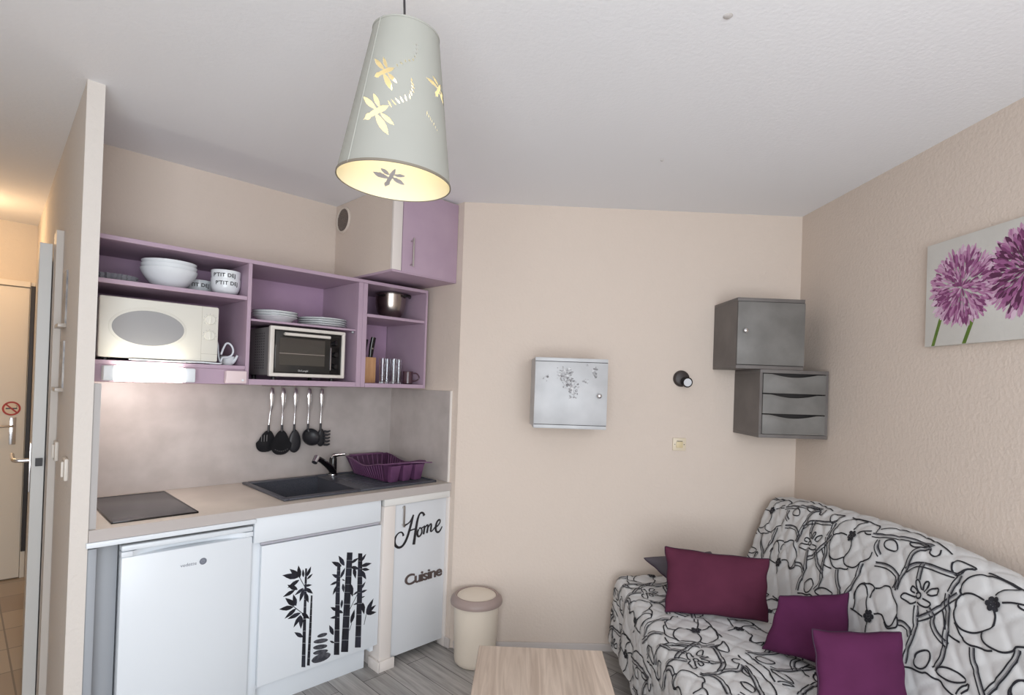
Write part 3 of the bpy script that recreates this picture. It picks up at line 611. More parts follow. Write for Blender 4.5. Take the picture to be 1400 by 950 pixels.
for z_, n_ in ((1.722, 'timer'), (1.653, 'power')):
    kb = MB(); kb.lathe([(.0, 0), (.021, 0), (.021, .003), (.0195, .0055), (0, .006)], seg=28, M=front(1.208, .4122, z_)).box(-.003, .003, -.017, .017, .0055, .010, .001, M=front(1.208, .4122, z_))
    kb.build('knob', M_cream, mw)
    tk_ = MB()
    for k in range(9):
        an = -PI*.2+k*PI*1.4/8
        tk_.box(.0245, .0275, -.0006, .0006, 0, .0004, M=front(1.208, .4122, z_) @ Matrix.Rotation(an, 4, 'Z'))
    tk_.build('dial_marks', M_logo, mw)
for u_ in (1.20, 1.57):
    for v_ in (.08, .36): MB().cyl((u_, v_, 1.528), (u_, v_, 1.539), .010).build('foot', M_dark, mw)
# its white cable
cb_ = MB(); cb_.tube([(1.50, .416, 1.5345), (1.35, .417, 1.5325), (1.25, .417, 1.5355), (1.18, .416, 1.5325), (1.150, .412, 1.5325), (1.148, .35, 1.545), (1.150, .33, 1.66), (1.152, .12, 1.67)], .0032, 8, smooth=2)
tag(cb_.build('power_cable', M_white), 'white power cable running along the shelf edge under the microwave', 'cable')
cb_ = MB(); cb_.tube([(1.142, .36, 1.575), (1.130, .35, 1.605), (1.115, .34, 1.632), (1.095, .34, 1.625), (1.082, .34, 1.598), (1.090, .34, 1.572), (1.118, .345, 1.562), (1.14, .36, 1.560), (1.142, .36, 1.5315)], .0042, 8, smooth=2, flat=1.0)
tag(cb_.build('power_cable', M_white), 'looped white cable standing up beside the microwave', 'cable')
# small white jug
M_por = mat('white_porcelain', (232, 236, 238), .12)
jg = thing('milk_jug', 'small white jug with a spout beside the microwave', 'jug', (1.095, .30, 1.5281))
b = MB(); b.lathe([(0, 0), (.020, 0), (.024, .006), (.030, .030), (.031, .042), (.029, .042), (.026, .010), (0, .006)], 1.095, .30, 1.5281, 28); b.build('body', M_por, jg)
b = MB(); b.tube([(1.078, .315, 1.540), (1.068, .325, 1.556), (1.063, .333, 1.576)], .006, 10, rs=[.008, .006, .005], smooth=1); b.build('spout', M_por, jg)

# strip light and switch box under the left bay
sl = thing('strip_light', 'lit white strip light under the left shelf bay', 'strip light', (1.43, .45, 1.44))
MB().box(1.272, 1.590, .4205, .430, 1.450, 1.505, .003).build('back_plate', M_white, sl)
b = MB(); b.box(1.555, 1.590, .4305, .470, 1.447, 1.506, .006); b.build('end_cap', M_white, sl)
b = MB(); b.box(1.272, 1.312, .4305, .470, 1.447, 1.506, .006); b.build('end_cap', M_white, sl)
b = MB(); b.box(1.3125, 1.5545, .4305, .472, 1.446, 1.507, .010, 3)
b.build('diffuser', mat('lit_diffuser', (255, 250, 235), .4, emit=((255, 248, 230), 11)), sl)
point('strip_light_glow', K(1.43, .30, 1.40), 3.6, (1.0, .94, .86), .05)
sx = thing('switch_box', 'small pinkish white switch box under the left shelf bay', 'switch box', (1.10, .43, 1.447))
MB().box(1.060, 1.147, .4205, .455, 1.447, 1.503, .004).build('housing', mat('pinkish_plastic', (226, 206, 208), .4), sx)
b = MB(); b.lathe([(0, 0), (.005, 0), (.005, .003), (0, .003)], seg=14, M=front(1.078, .4552, 1.462)); b.build('button', M_white, sx)

# bowls
def open_prof(R, h, th, foot, p=2.2, n=10):
    out = [(0, 0), (foot, 0)]
    for k in range(n+1):
        z = .004+(h-.004)*k/n; r = foot+(R-foot)*(1-(1-k/n)**p)**(1/p) if p else R
        out.append((r, z))
    inn = [(r-th, z+(.0 if z > h*.97 else th*.5)) for r, z in out[2:]][::-1]
    return out+inn+[(0, th*1.5+.002)]
def bowl(name, label, cat, u, v, z, R, h, foot, group=None, m=None, p=2.0):
    b = MB(); b.lathe(open_prof(R, h, .0035, foot, p), u, v, z, 48); o = b.build(name, m or M_por, loc=(u, v, z)); return tag(o, label, cat, group)
z = 1.8466
bowl('salad_bowl', 'large white salad bowl holding two more, on the lilac shelf', 'bowl', 1.335, .26, z, .110, .088, .040, p=1.35)
bowl('salad_bowl', 'white bowl nested in the large salad bowl, rim in the middle', 'bowl', 1.335, .26, z+.020, .108, .086, .040, p=1.35)
bowl('salad_bowl', 'topmost white bowl of the three nested on the lilac shelf', 'bowl', 1.335, .26, z+.038, .106, .084, .040, p=1.35)
# cups with lettering
def cup(u, v, z, label, R=.062, rot=0, txt=True):
    t = thing('breakfast_cup', label, 'cup', (u, v, z), group='white cups with black lettering')
    b = MB(); b.lathe(open_prof(R, .078, .003, .024, 2.6), u, v, z, 40); b.build('body', M_por, t)
    if txt:
        me = text_mesh("P'TIT DEJ", .0235, 0, bold=.0005, align='CENTER', spacing=1.08)
        t2 = bmesh.new(); t2.from_mesh(me); bmesh.ops.subdivide_edges(t2, edges=t2.edges[:], cuts=1)
        R2 = R+.0008
        for q in t2.verts:
            an = q.co.x/R2+rot; zz = .046+q.co.y
            q.co = Vector((u-R2*math.sin(an), v+R2*math.cos(an), z+zz))
        b = MB(); b._take(t2); b.build('lettering', M_let, t, smooth=False)
    return t
cup(1.118, .31, z, 'white cup lettered in black, lower of the front pair on the lilac shelf', rot=-.22)
cup(1.118, .31, z+.036, 'white cup lettered in black, stacked upper of the front pair', rot=-.42)
cup(1.180, .135, z, 'white lettered cup half hidden behind the front pair, beside the salad bowls', rot=-.35)
# ribbed glass dish
M_pglass = mat('pressed_glass', (225, 228, 232), .12, trans=.6)
M_glass = mat('clear_glass', (244, 246, 248), .0, trans=1)
b = MB(); prof = [(0, 0), (.055, 0), (.072, .010), (.088, .034), (.085, .034), (.069, .013), (.054, .004), (0, .004)]
b.lathe(prof, 1.522, .16, z, 48)
for q in b.bm.verts:
    d_ = Vector((q.co.x-1.522, q.co.y-.16)); r_ = d_.length
    if r_ > .05:
        an = math.atan2(d_.y, d_.x); k_ = 1+.05*(1 if round((an/(2*PI)*48)) % 2 else -1); q.co.x = 1.522+d_.x*k_; q.co.y = .16+d_.y*k_
tag(b.build('glass_dish', M_pglass, ang=20, loc=(1.522, .16, z)), 'ribbed clear glass dish left of the salad bowls', 'glass dish')
b = MB(); b.lathe(prof, 1.522, .16, z+.0125, 48)
for q in b.bm.verts:
    d_ = Vector((q.co.x-1.522, q.co.y-.16)); r_ = d_.length
    if r_ > .05:
        an = math.atan2(d_.y, d_.x); k_ = 1+.05*(1 if round((an/(2*PI)*48)) % 2 else -1); q.co.x = 1.522+d_.x*k_; q.co.y = .16+d_.y*k_
tag(b.build('glass_dish', M_pglass, ang=20, loc=(1.522, .16, z+.0125)), 'clear glass dish stacked on top of the ribbed glass dish', 'glass dish')

# plates
M_plate = mat('plate_white', (248, 250, 250), .15); M_band = mat('grey_rim_line', (96, 98, 104), .2)
def plate_proto(R, deep, label, u, v, z, cat, group, name):
    t = thing(name, label, cat, (u, v, z), group=group)
    b = MB()
    if deep: prof = [(0, 0), (R*.55, 0), (R*.62, .004), (R*.82, .026), (R-.002, .034), (R-.002, .037), (R*.80, .029), (R*.60, .007), (0, .005)]
    else: prof = [(0, 0), (R*.6, 0), (R*.66, .003), (R-.002, .0125), (R-.002, .0155), (R*.64, .006), (0, .0045)]
    b.lathe(prof, u, v, z, 48); b.build('dish', M_plate, t)
    zz = .0362 if deep else .0147
    b = MB(); b.lathe([(R-.0026, zz-.0002), (R-.0006, zz-.0002), (R-.0006, zz+.0012), (R-.0026, zz+.0020)], u, v, z, 48, close=True); b.build('rim_line', M_band, t)
    return t
zs = 1.7486
W1 = ['bottom', 'second from bottom', 'second from top', 'top']
p0 = plate_proto(.110, True, '', .852, .225, zs, 'soup plate', 'soup plates stacked on the middle shelf', 'soup_plate')
p0['label'] = 'white soup plate with a dark rim, bottom of the left stack'
dup(p0, (.852, .225, zs+.012), 'white soup plate with a dark rim, middle of the left stack')
dup(p0, (.852, .225, zs+.024), 'white soup plate with a dark rim, top of the left stack')
p1 = plate_proto(.128, False, '', .604, .235, zs, 'dinner plate', 'dinner plates stacked on the middle shelf', 'dinner_plate')
p1['label'] = 'white dinner plate with a dark rim, bottom of the right stack'
for k in range(1, 4): dup(p1, (.604, .235, zs+.0115*k), f'white dinner plate with a dark rim, {W1[k]} of the right stack')

# mini oven
M_ovg = mat('grey_oven_metal', (150, 146, 144), .4, .3); M_ovf = mat('pale_oven_frame', (218, 212, 204), .3)
ov = thing('mini_oven', 'grey mini oven with a black glass door in the middle bay', 'oven', (.745, .2, 1.468))
MB().box(.560, .935, .06, .375, 1.488, 1.722, .006).build('housing', M_ovg, ov)
b = MB()
for i in range(5):
    for j in range(14): b.box(.9345, .9357, .20+i*.026, .21+i*.026, 1.52+j*.013, 1.526+j*.013)
b.build('vent_slots', M_dark, ov)
fr_ = MB(); x0, x1, y0, y1 = .553, .942, 1.484, 1.727
ft = .018
for q in ((x0, x1, y0, y0+ft), (x0, x1, y1-ft, y1)): fr_.box(q[0], q[1], .3755, .402, q[2], q[3], .006)
for q in ((x0, x0+ft), (x1-ft-.004, x1)): fr_.box(q[0], q[1], .3756, .4015, y0+.002, y1-.002, .006)
fr_.build('front_frame', M_ovf, ov)
MB().box(.570, .921, .376, .390, 1.500, 1.711, .001).build('front_plate', M_blackgl, ov)
MB().box(.636, .915, .3905, .398, 1.506, 1.705, .003).build('door', mat('dark_oven_glass', (46, 44, 42), .12), ov)
odoor = [o for o in COL.objects if o.parent == ov and o.name.startswith('door')][0]
MB().box(.665, .895, .3981, .3986, 1.542, 1.672).build('window', mat('oven_window', (72, 68, 62), .15), odoor)
MB().box(.665, .895, .3987, .3992, 1.596, 1.599).build('rack_line', M_steel, odoor)
b = MB(); b.cyl((.648, .418, 1.690), (.880, .418, 1.690), .0075).cyl((.655, .398, 1.690), (.655, .418, 1.690), .005).cyl((.873, .398, 1.690), (.873, .418, 1.690), .005); b.build('door_handle', M_ovf, odoor)
b = MB(); b.mesh(text_mesh("De'Longhi", .0125, .0003, align='CENTER'), front(.775, .3986, 1.5115)); b.build('logo', mat('silver_print', (200, 200, 198), .4), odoor)
for z_ in (1.665, 1.605, 1.545):
    b = MB(); b.lathe([(0, 0), (.015, 0), (.015, .003), (.0125, .014), (0, .015)], seg=20, M=front(.603, .3905, z_)).box(-.002, .002, -.012, .012, .014, .018, .0008, M=front(.603, .3905, z_)); b.build('knob', M_blackgl, ov)
MB().box(.6285, .632, .3905, .396, 1.525, 1.64).build('chrome_strip', M_chrome, ov)
for u_ in (.60, .90):
    for v_ in (.10, .35): MB().cyl((u_, v_, 1.4682), (u_, v_, 1.4885), .011, .009).build('foot', M_dark, ov)

# steel saucepan with utensils, right bay
sp_ = thing('steel_pan', 'stainless steel pan with side grips in the small right bay', 'pan', (.185, .24, 1.8386))
M_pan = mat('polished_steel', (168, 160, 154), .22, 1)
b = MB(); b.lathe([(0, 0), (.038, 0), (.053, .006), (.078, .045), (.088, .090), (.091, .145), (.094, .147), (.094, .150), (.088, .150), (.085, .090), (.075, .046), (.050, .009), (0, .004)], .185, .24, 1.8386, 44); b.build('body', M_pan, sp_)
b = MB(); b.tube([(.160, .336, 1.978), (.142, .346, 1.980), (.116, .337, 1.980), (.102, .312, 1.977)], .009, 8, flat=1, smooth=1); b.build('grip', M_blackgl, sp_)
b = MB(); b.tube([(.266, .295, 1.975), (.283, .300, 1.970), (.289, .270, 1.970), (.278, .250, 1.975)], .006, 8, flat=.7, smooth=1); b.build('grip', M_blackgl, sp_)
for dx, tl in ((.02, .25), (-.02, .5)):
    b = MB(); b.tube([(.185+dx, .23, 1.850), (.180+dx*1.6, .24, 1.975), (.170+dx*2, .25, 1.990)], .004, 8, rs=[.003, .005, .010], flat=.4, smooth=1)
    tag(b.build('serving_spoon', M_black), ['dark spoon handle sticking up from the steel pan on its right', 'dark spoon handle sticking up from the steel pan on its left'][dx > 0], 'spoon')
# knife block
kb = thing('knife_block', 'light wooden knife block behind the bay divider', 'knife block', (.345, .22, 1.4646))
b = MB(); b.box(.305, .415, .14, .30, 1.4646, 1.610, .004); b.build('block', mat('light_wood', (206, 160, 118), .5, col2=(190, 142, 100), nscale=8, stretch=(8, 1, 1)), kb)
for i, (du, dv, h) in enumerate(((.325, .27, .115), (.338, .21, .105), (.372, .25, .095))):
    k_ = thing('kitchen_knife', ['black handled knife in the wooden block, tallest', 'black handled knife standing behind the tallest one in the block', 'black handled knife in the wooden block, shortest and leftmost'][i], 'knife', (du, dv, 1.6105), group='knives in the wooden block')
    b = MB(); b.tube([(du, dv, 1.6105), (du-.003, dv+.003, 1.62+h*.4), (du-.010, dv+.010, 1.61+h)], .009, 10, rs=[.013, .0165, .015], flat=.7, smooth=1); b.build('grip', M_blackgl, k_)
    b = MB(); b.lathe([(0, 0), (.0045, 0), (.0045, .002), (0, .002)], seg=10, M=front(du-.004, dv+.0125, 1.62+h*.35)); b.build('rivet', M_steel, k_)
# glasses
def glass(u, v, label, first=None, h=.142, R=.0205):
    if first: return dup(first, (u, v, 1.4646), label)
    b = MB(); b.lathe([(0, 0), (R*.72, 0), (R, h), (R-.0022, h), (R*.72-.002, .012), (0, .010)], u, v, 1.4646, 28)
    return tag(b.build('drinking_glass', M_glass, loc=(u, v, 1.4646)), label, 'glass', 'tall glasses in the right bay')
g0 = glass(.290, .345, 'tall clear glass nearest the knife block')
for (u_, v_), lb in zip(((.232, .30), (.232, .370), (.176, .335), (.172, .260)), ('tall clear glass behind the second one from the knife block', 'second tall clear glass from the knife block, in front', 'tall clear glass in front, next to the brown mug', 'tall clear glass at the back, behind the one by the mug')): glass(u_, v_, lb, g0)
# brown mug
mg = thing('coffee_mug', 'dark plum brown mug with its handle to the right in the small bay', 'mug', (.112, .345, 1.4646))
M_mug = mat('plum_brown_ceramic', (82, 58, 66), .15)
b = MB(); b.lathe([(0, 0), (.024, 0), (.029, .004), (.029, .062), (.031, .074), (.0285, .074), (.026, .006), (0, .005)], .112, .335, 1.4646, 32); b.build('body', M_mug, mg)
b = MB(); b.tube([(.090, .358, 1.528), (.076, .372, 1.530), (.066, .383, 1.512), (.067, .385, 1.496), (.080, .372, 1.484), (.092, .355, 1.484)], .0038, 8, smooth=2); b.build('handle', M_mug, mg)

# ------------------------------------------------------------------ utensils on a rail
rl = thing('utensil_rail', 'thin steel rail with hooks under the middle shelf bay', 'rail', (.64, .03, 1.42))
b = MB(); b.cyl((.46, .030, 1.434), (.83, .030, 1.434), .004).cyl((.47, .0105, 1.434), (.47, .030, 1.434), .003).cyl((.82, .0105, 1.434), (.82, .030, 1.434), .003); b.build('bar', M_steel, rl)
US = [.782, .728, .652, .573, .498]
for u_ in US:
    b = MB(); b.tube([(u_, .025, 1.439), (u_, .036, 1.439), (u_, .0375, 1.430), (u_, .038, 1.420), (u_, .046, 1.4165), (u_, .052, 1.422)], .0016, 6, smooth=1); b.build('hook', M_steel, rl)
def utensil(u, name, label, cat, head, lean=0, dv=0):
    t = thing(name, label, cat, (u, .045, 1.06), group='black headed utensils on the rail')
    b = MB(); b.tube([(u, .047, 1.420), (u, .049, 1.415), (u, .052, 1.380), (u, .052, 1.325), (u+lean*.5, .048, 1.295), (u+lean, .044, 1.205)], .006, 12, rs=[.0055, .0105, .0130, .0105, .0046, .0050], flat=.55, smooth=2)
    b.build('handle', M_chrome, t)
    b = MB(); b.cyl((u+lean, .044, 1.185), (u+lean, .044, 1.222), .0065, .0055); b.build('ferrule', M_black, t)
    head(t, u+lean); t.location = t.location+KV*dv; return t
def flathead(w, h, ofs, holes, tilt=0):
    def f(t, u):
        b = MB(); n = 26; pts = []
        for k in range(n):
            a_ = 2*PI*k/n; x = w/2*math.copysign(abs(math.sin(a_))**.8, math.sin(a_)); y = -math.cos(a_)
            pts.append((u+ofs*(1-y)*.5+x*(.55+.45*(1-y)/2*1.15 if y > 0 else 1), 1.192-h/2+y*h/2*1.0))
        t2 = bmesh.new(); va = [t2.verts.new((p[0], .042-.012*((1.19-p[1])/h), p[1])) for p in pts]; t2.faces.new(va)
        bmesh.ops.solidify(t2, geom=t2.faces[:], thickness=.003); b._take(t2); b.build('head', M_black, t)
        b = MB()
        for (hu, hz, sx, sz) in holes: b.box(u+hu-sx, u+hu+sx, .0335-.012*((1.19-hz)/h)+.010, .0335-.012*((1.19-hz)/h)+.0112, hz-sz, hz+sz, .0004)
        b.build('slots', mat('slot_grey', (130, 128, 128), .5), t)
    return f
utensil(US[0], 'slotted_turner', 'black slotted turner hanging leftmost on the rail', 'kitchen utensil', flathead(.112, .118, .010, [(.006+i*.014, 1.150, .0014, .017) for i in range(3)]), .010)
utensil(US[1], 'skimmer', 'round black skimmer hanging second from left on the rail', 'kitchen utensil', flathead(.118, .136, -.004, [(-.038+i*.011, 1.086-.010*math.sin(i*PI/6), .0018, .0018) for i in range(7)]), 0, .018)
def spoonhead(w, h, depth, cup_=False):
    def f(t, u):
        b = MB(); t2 = bmesh.new(); bmesh.ops.create_icosphere(t2, subdivisions=3, radius=1)
        for q in t2.verts:
            x, y, z_ = q.co
            q.co = Vector((u-.006+x*w/2*(1-.18*z_), .040+depth*(y if y > 0 else y*.35)-(.35*depth*(1-x*x-z_*z_) if y > 0 else 0), 1.192-h/2+z_*h/2))
        b._take(t2); b.build('head', M_black, t)
    return f
utensil(US[2], 'serving_spoon', 'black serving spoon hanging in the middle of the rail', 'kitchen utensil', spoonhead(.070, .130, .018))
def ladle(t, u):
    b = MB(); M_ = Matrix.Translation((u-.008, .075, 1.150)) @ Matrix.Rotation(math.radians(-62), 4, 'X')
    prof = [(0, -.036)]+[(.052*math.sin(k*PI/2/8), -.036*math.cos(k*PI/2/8)) for k in range(1, 9)]+[(.049*math.sin(k*PI/2/8), -.033*math.cos(k*PI/2/8)) for k in range(8, 0, -1)]+[(0, -.033)]
    t2 = MB(); t2.lathe(prof, seg=32); t2.bm.transform(M_); b._take(t2.bm)
    b.tube([(u, .045, 1.195), (u-.001, .047, 1.185), (u-.004, .050, 1.175)], .006, 8)
    b.build('head', M_black, t)
utensil(US[3], 'soup_ladle', 'black soup ladle hanging second from right on the rail', 'kitchen utensil', ladle)
def spag(t, u):
    spoonhead(.052, .104, .020)(t, u)
    b = MB()
    for k in range(5):
        z_ = 1.176-k*.019; b.tube([(u-.018, .052, z_), (u-.036, .060, z_-.002), (u-.046, .072, z_+.004)], .0035, 8, rs=[.0070, .0062, .0045])
    b.build('teeth', M_black, t)
utensil(US[4], 'spaghetti_server', 'black toothed spaghetti server hanging rightmost on the rail', 'kitchen utensil', spag)

# ------------------------------------------------------------------ things on the far wall
M_gp = mat('grey_metallic_paint', (108, 106, 103), .5, .1, col2=(124, 122, 119), nscale=7, detail=7)
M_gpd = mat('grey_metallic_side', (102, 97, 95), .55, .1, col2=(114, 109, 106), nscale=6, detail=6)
M_silver = mat('silver_leaf_paint', (178, 179, 181), .45, .08, col2=(194, 195, 197), nscale=6, detail=8)
M_edgeline = mat('dark_joint', (36, 32, 32), .6)
def FY(x, z, y=None): return Matrix(((1, 0, 0, x), (0, 0, -1, y), (0, 1, 0, z), (0, 0, 0, 1)))   # local z points at the viewer (-y)
def cube_box(name, label, x0, x1, z0, z1, yf, knob_x, mface, mside, knob_z=None):
    t = thing(name, label, 'wall box', ((x0+x1)/2, (yf+DY)/2, z0), WF)
    b = MB(WF); tkk = .018
    b.box(x0, x1, yf, DY-.001, z1-tkk, z1, .001).box(x0, x1, yf, DY-.001, z0, z0+tkk, .001)
    b.box(x0, x0+tkk, yf+.004, DY-.001, z0+tkk, z1-tkk).box(x1-tkk, x1, yf+.004, DY-.001, z0+tkk, z1-tkk).box(x0+tkk, x1-tkk, DY-.006, DY-.001, z0+tkk, z1-tkk)
    b.build('casing', mside, t)
    MB(WF).box(x0+.001, x1-.001, yf+.001, yf+.004, z0+tkk, z1-tkk).build('shadow_gap', M_edgeline, t)
    MB(WF).box(x0+.0005, x1-.0005, yf-.006, yf+.0005, z0+tkk+.003, z1-tkk-.003, .001).build('door', mface, t)
    d = [o for o in COL.objects if o.parent == t and o.name.startswith('door')][0]
    kz = knob_z or (z0+z1)/2
    b = MB(WF); b.lathe([(0, 0), (.005, 0), (.005, .010), (.011, .014), (.012, .020), (.008, .024), (0, .025)], seg=20, M=FY(knob_x, kz, yf-.006)); b.build('knob', M_chrome, d)
    return t, d
t1, d1_ = cube_box('square_wall_cabinet', 'silver painted square wall cabinet with a worn door, left on the far wall', .199, .571, 1.268, 1.628, 2.80, .527, M_silver, M_silver, 1.440)
# worn relief patches on its door
M_worn = mat('worn_relief', (110, 108, 110), .6, col2=(214, 214, 216), nscale=70, detail=3, bump=1, bscale=90, bdist=.004)
rnd = random.Random(3)
def crumb(cx, cz, sx, sz, n):
    b = MB(WF)
    for _ in range(n):
        x = cx+max(-2*sx, min(2*sx, rnd.gauss(0, sx))); z_ = cz+max(-2*sz, min(2*sz, rnd.gauss(0, sz))); r = rnd.uniform(.002, .0075)
        k = rnd.randint(5, 7); a0 = rnd.random()*6
        pts = [(x+r*rnd.uniform(.5, 1.3)*math.cos(a0+2*PI*i/k), z_+r*rnd.uniform(.5, 1.3)*math.sin(a0+2*PI*i/k)) for i in range(k)]
        b.prism(pts, 0, .0006+rnd.random()*.001, M=Matrix(((1, 0, 0, 0), (0, 0, -1, 2.7938), (0, 1, 0, 0), (0, 0, 0, 1))))
    b.build('worn_patch', M_worn, d1_, smooth=False)
crumb(.352, 1.545, .020, .016, 90); crumb(.375, 1.495, .022, .018, 90); crumb(.395, 1.460, .012, .02, 45); crumb(.505, 1.555, .006, .014, 45); crumb(.46, 1.512, .010, .005, 12); crumb(.252, 1.524, .010, .008, 8); crumb(.465, 1.598, .004, .003, 5)
cube_box('square_wall_cabinet', 'dark grey square wall cabinet with a door, upper one in the corner', 1.232, 1.584, 1.607, 1.972, 2.80, 1.268, M_gp, M_gpd, 1.800)
# drawer cube
x0, x1, z0, z1, yf = 1.360, 1.719, 1.254, 1.606, 2.80
dc = thing('drawer_cabinet', 'dark grey wall cabinet with three drawers hung below the corner cabinet', 'wall box', ((x0+x1)/2, 2.95, z0), WF)
b = MB(WF); b.box(x0, x1, yf, DY-.001, z1-.018, z1, .001).box(x0, x1, yf, DY-.001, z0, z0+.018, .001).box(x0, x0+.014, yf+.002, DY-.001, z0+.018, z1-.018).box(x1-.014, x1, yf+.002, DY-.001, z0+.018, z1-.018).box(x0+.014, x1-.014, DY-.006, DY-.001, z0+.018, z1-.018)
b.build('casing', M_gpd, dc)
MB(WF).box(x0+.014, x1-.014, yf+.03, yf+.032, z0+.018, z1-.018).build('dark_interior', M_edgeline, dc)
hh = (z1-z0-.036)/3
for k in range(3):
    zb = z0+.018+k*hh+.002; zt = zb+hh-.006; n = 16
    poly = [(x0+.016, zb), (x1-.002-.014, zb)]+[(x1-.016-(x1-x0-.032)*i/n, zt-.0165*max(0, math.sin(PI*(i/n-.12)/.76) if .12 < i/n < .88 else 0)) for i in range(n+1)]
    b = MB(WF); b.prism(poly, -.004, .010, M=Matrix(((1, 0, 0, 0), (0, 0, -1, yf+.006), (0, 1, 0, 0), (0, 0, 0, 1))), bev=.0008)
    b.build('drawer', M_gp, dc)

# spotlight base and lamp
wl = thing('wall_spotlight', 'small round black wall spotlight with a white lens', 'wall lamp', (1.058, DY, 1.51), WF)
M_bw = mat('dark_bronze', (58, 50, 48), .5)
b = MB(WF); b.lathe([(0, 0), (.046, 0), (.047, .004), (.042, .020), (.036, .024), (0, .024)], seg=36, M=FY(1.052, 1.549, DY-.0005)); b.build('base', M_bw, wl)
hd_dir = Vector((.02, -1, -.12)).normalized()
c_ = Vector((1.066, DY-.040, 1.531))
b = MB(WF); b.cyl(c_-hd_dir*.022, c_+hd_dir*.030, .025, .029, 28, .002).cyl(Vector((1.054, DY-.02, 1.547)), c_, .008); b.build('head', M_blackgl, wl)
b = MB(WF); b.cyl(c_+hd_dir*.0302, c_+hd_dir*.032, .0225, .0215, 28); b.build('lens', mat('white_lens', (214, 216, 220), .25), wl)
# socket
so = thing('wall_socket', 'square cream telephone style wall socket below the black spotlight', 'socket', (1.052, DY, 1.141), WF)
MB(WF).box(1.014, 1.090, DY-.009, DY-.0005, 1.141, 1.212, .003).build('cover_plate', M_socket, so)
b = MB(WF); b.box(1.033, 1.071, DY-.013, DY-.0092, 1.157, 1.192, .003); b.build('centre_plate', mat('yellowed_plastic', (216, 198, 158), .4), so)
MB(WF).box(1.036, 1.068, DY-.0125, DY-.0091, 1.1935, 1.196).build('slot', M_dark, so)
for x_ in (1.0255, 1.0785):
    b = MB(WF); b.lathe([(0, 0), (.0025, 0), (.0025, .001), (0, .001)], seg=10, M=FY(x_, 1.176, DY-.009)); b.build('screw', M_dark, so)

# ------------------------------------------------------------------ canvas on the right wall
cv = thing('canvas_picture', 'wide canvas print of pink purple globe flowers on the right wall', 'picture', (RX-.02, 1.56, 1.69), WF)
PX = RX-.0215; PY0, PY1, PZ0, PZ1 = .98, 2.150, 1.690, 2.092
MB(WF).box(PX, RX-.001, PY0, PY1, PZ0, PZ1, .002).build('canvas', mat('pale_printed_canvas', (208, 206, 200), .7, col2=(220, 219, 214), nscale=3), cv)
def pic_pt(s, h): return Vector((PX, PY1-s, PZ0+h))     # s: metres from the left edge, h: up
rnd = random.Random(11)
tones = [(192, 146, 178), (176, 120, 160), (156, 92, 140), (206, 172, 196), (124, 62, 108), (88, 38, 74), (218, 192, 210)]
mats_p = [mat('petal_print', c, .7) for c in tones]
def allium(cs, ch, R, name, dark):
    t = bmesh.new(); lay = [0]
    N_ = 640
    for i in range(N_):
        f = 1-i/N_; rr = R*math.sqrt(f)*1.0; a_ = rnd.random()*2*PI
        L_ = R*rnd.uniform(.22, .42)*(.6+.5*f); wd = L_*rnd.uniform(.09, .15)
        r0 = max(0, rr-L_*.6); aj = a_+rnd.uniform(-.25, .25)
        bx_, by_ = r0*math.cos(a_), r0*math.sin(a_); dx, dy = math.cos(aj), math.sin(aj)
        pts = []
        for q, w_ in ((0, .25), (.35, .8), (.7, 1), (.9, .5), (1, 0), (.9, -.5), (.7, -1), (.35, -.8), (0, -.25)):
            s_ = cs+bx_+dx*L_*q-dy*wd*w_; h_ = ch+by_+dy*L_*q+dx*wd*w_
            s_ = max(.001, min(PY1-PY0-.001, s_)); h_ = max(.001, min(PZ1-PZ0-.001, h_))
            p = pic_pt(s_, h_); p.x -= .0003+lay[0]*4e-6; pts.append(p)
        lay[0] += 1
        vs = [t.verts.new(p) for p in pts]
        try: fc = t.faces.new(vs)
        except ValueError: continue
        if i % 3 == 0 and f < .85: k = 5 if dark else 4
        elif f > .7: k = rnd.choice([0, 3, 6, 0, 1])
        elif dark: k = rnd.choice([2, 4, 5, 1, 2])
        else: k = rnd.choice([0, 1, 2, 3, 1])
        fc.material_index = k
    for f_ in t.faces: f_.normal_update()
    for f_ in t.faces:
        if f_.normal.x > 0: f_.normal_flip()
    b = MB(WF); me = bpy.data.meshes.new('x'); t.to_mesh(me); t.free(); b.bm.from_mesh(me)
    return b.build(name, mats_p, cv, smooth=False)
M_stem = mat('green_stem_print', (124, 146, 62), .7, col2=(84, 112, 40), nscale=12)
def stemp(s0, h0, s1, h1, w0):
    t = bmesh.new(); 
    q = [pic_pt(s0-w0/2, h0), pic_pt(s0+w0/2, h0), pic_pt(s1+w0/2, h1), pic_pt(s1-w0/2, h1)]
    for p in q: p.x -= .0002
    f = t.faces.new([t.verts.new(p) for p in q]); f.normal_update()
    if f.normal.x > 0: f.normal_flip()
    b = MB(WF); b._take(t); b.build('stem_print', M_stem, cv, smooth=False)
stemp(.042, .001, .080, .115, .016); stemp(.185, .001, .225, .10, .017); stemp(.50, .001, .52, .12, .018); stemp(.80, .001, .79, .12, .018)
allium(.172, .212, .138, 'flower_print', False); allium(.425, .225, .148, 'flower_print', True); allium(.660, .20, .12, 'flower_print', False); allium(.93, .22, .13, 'flower_print', True)

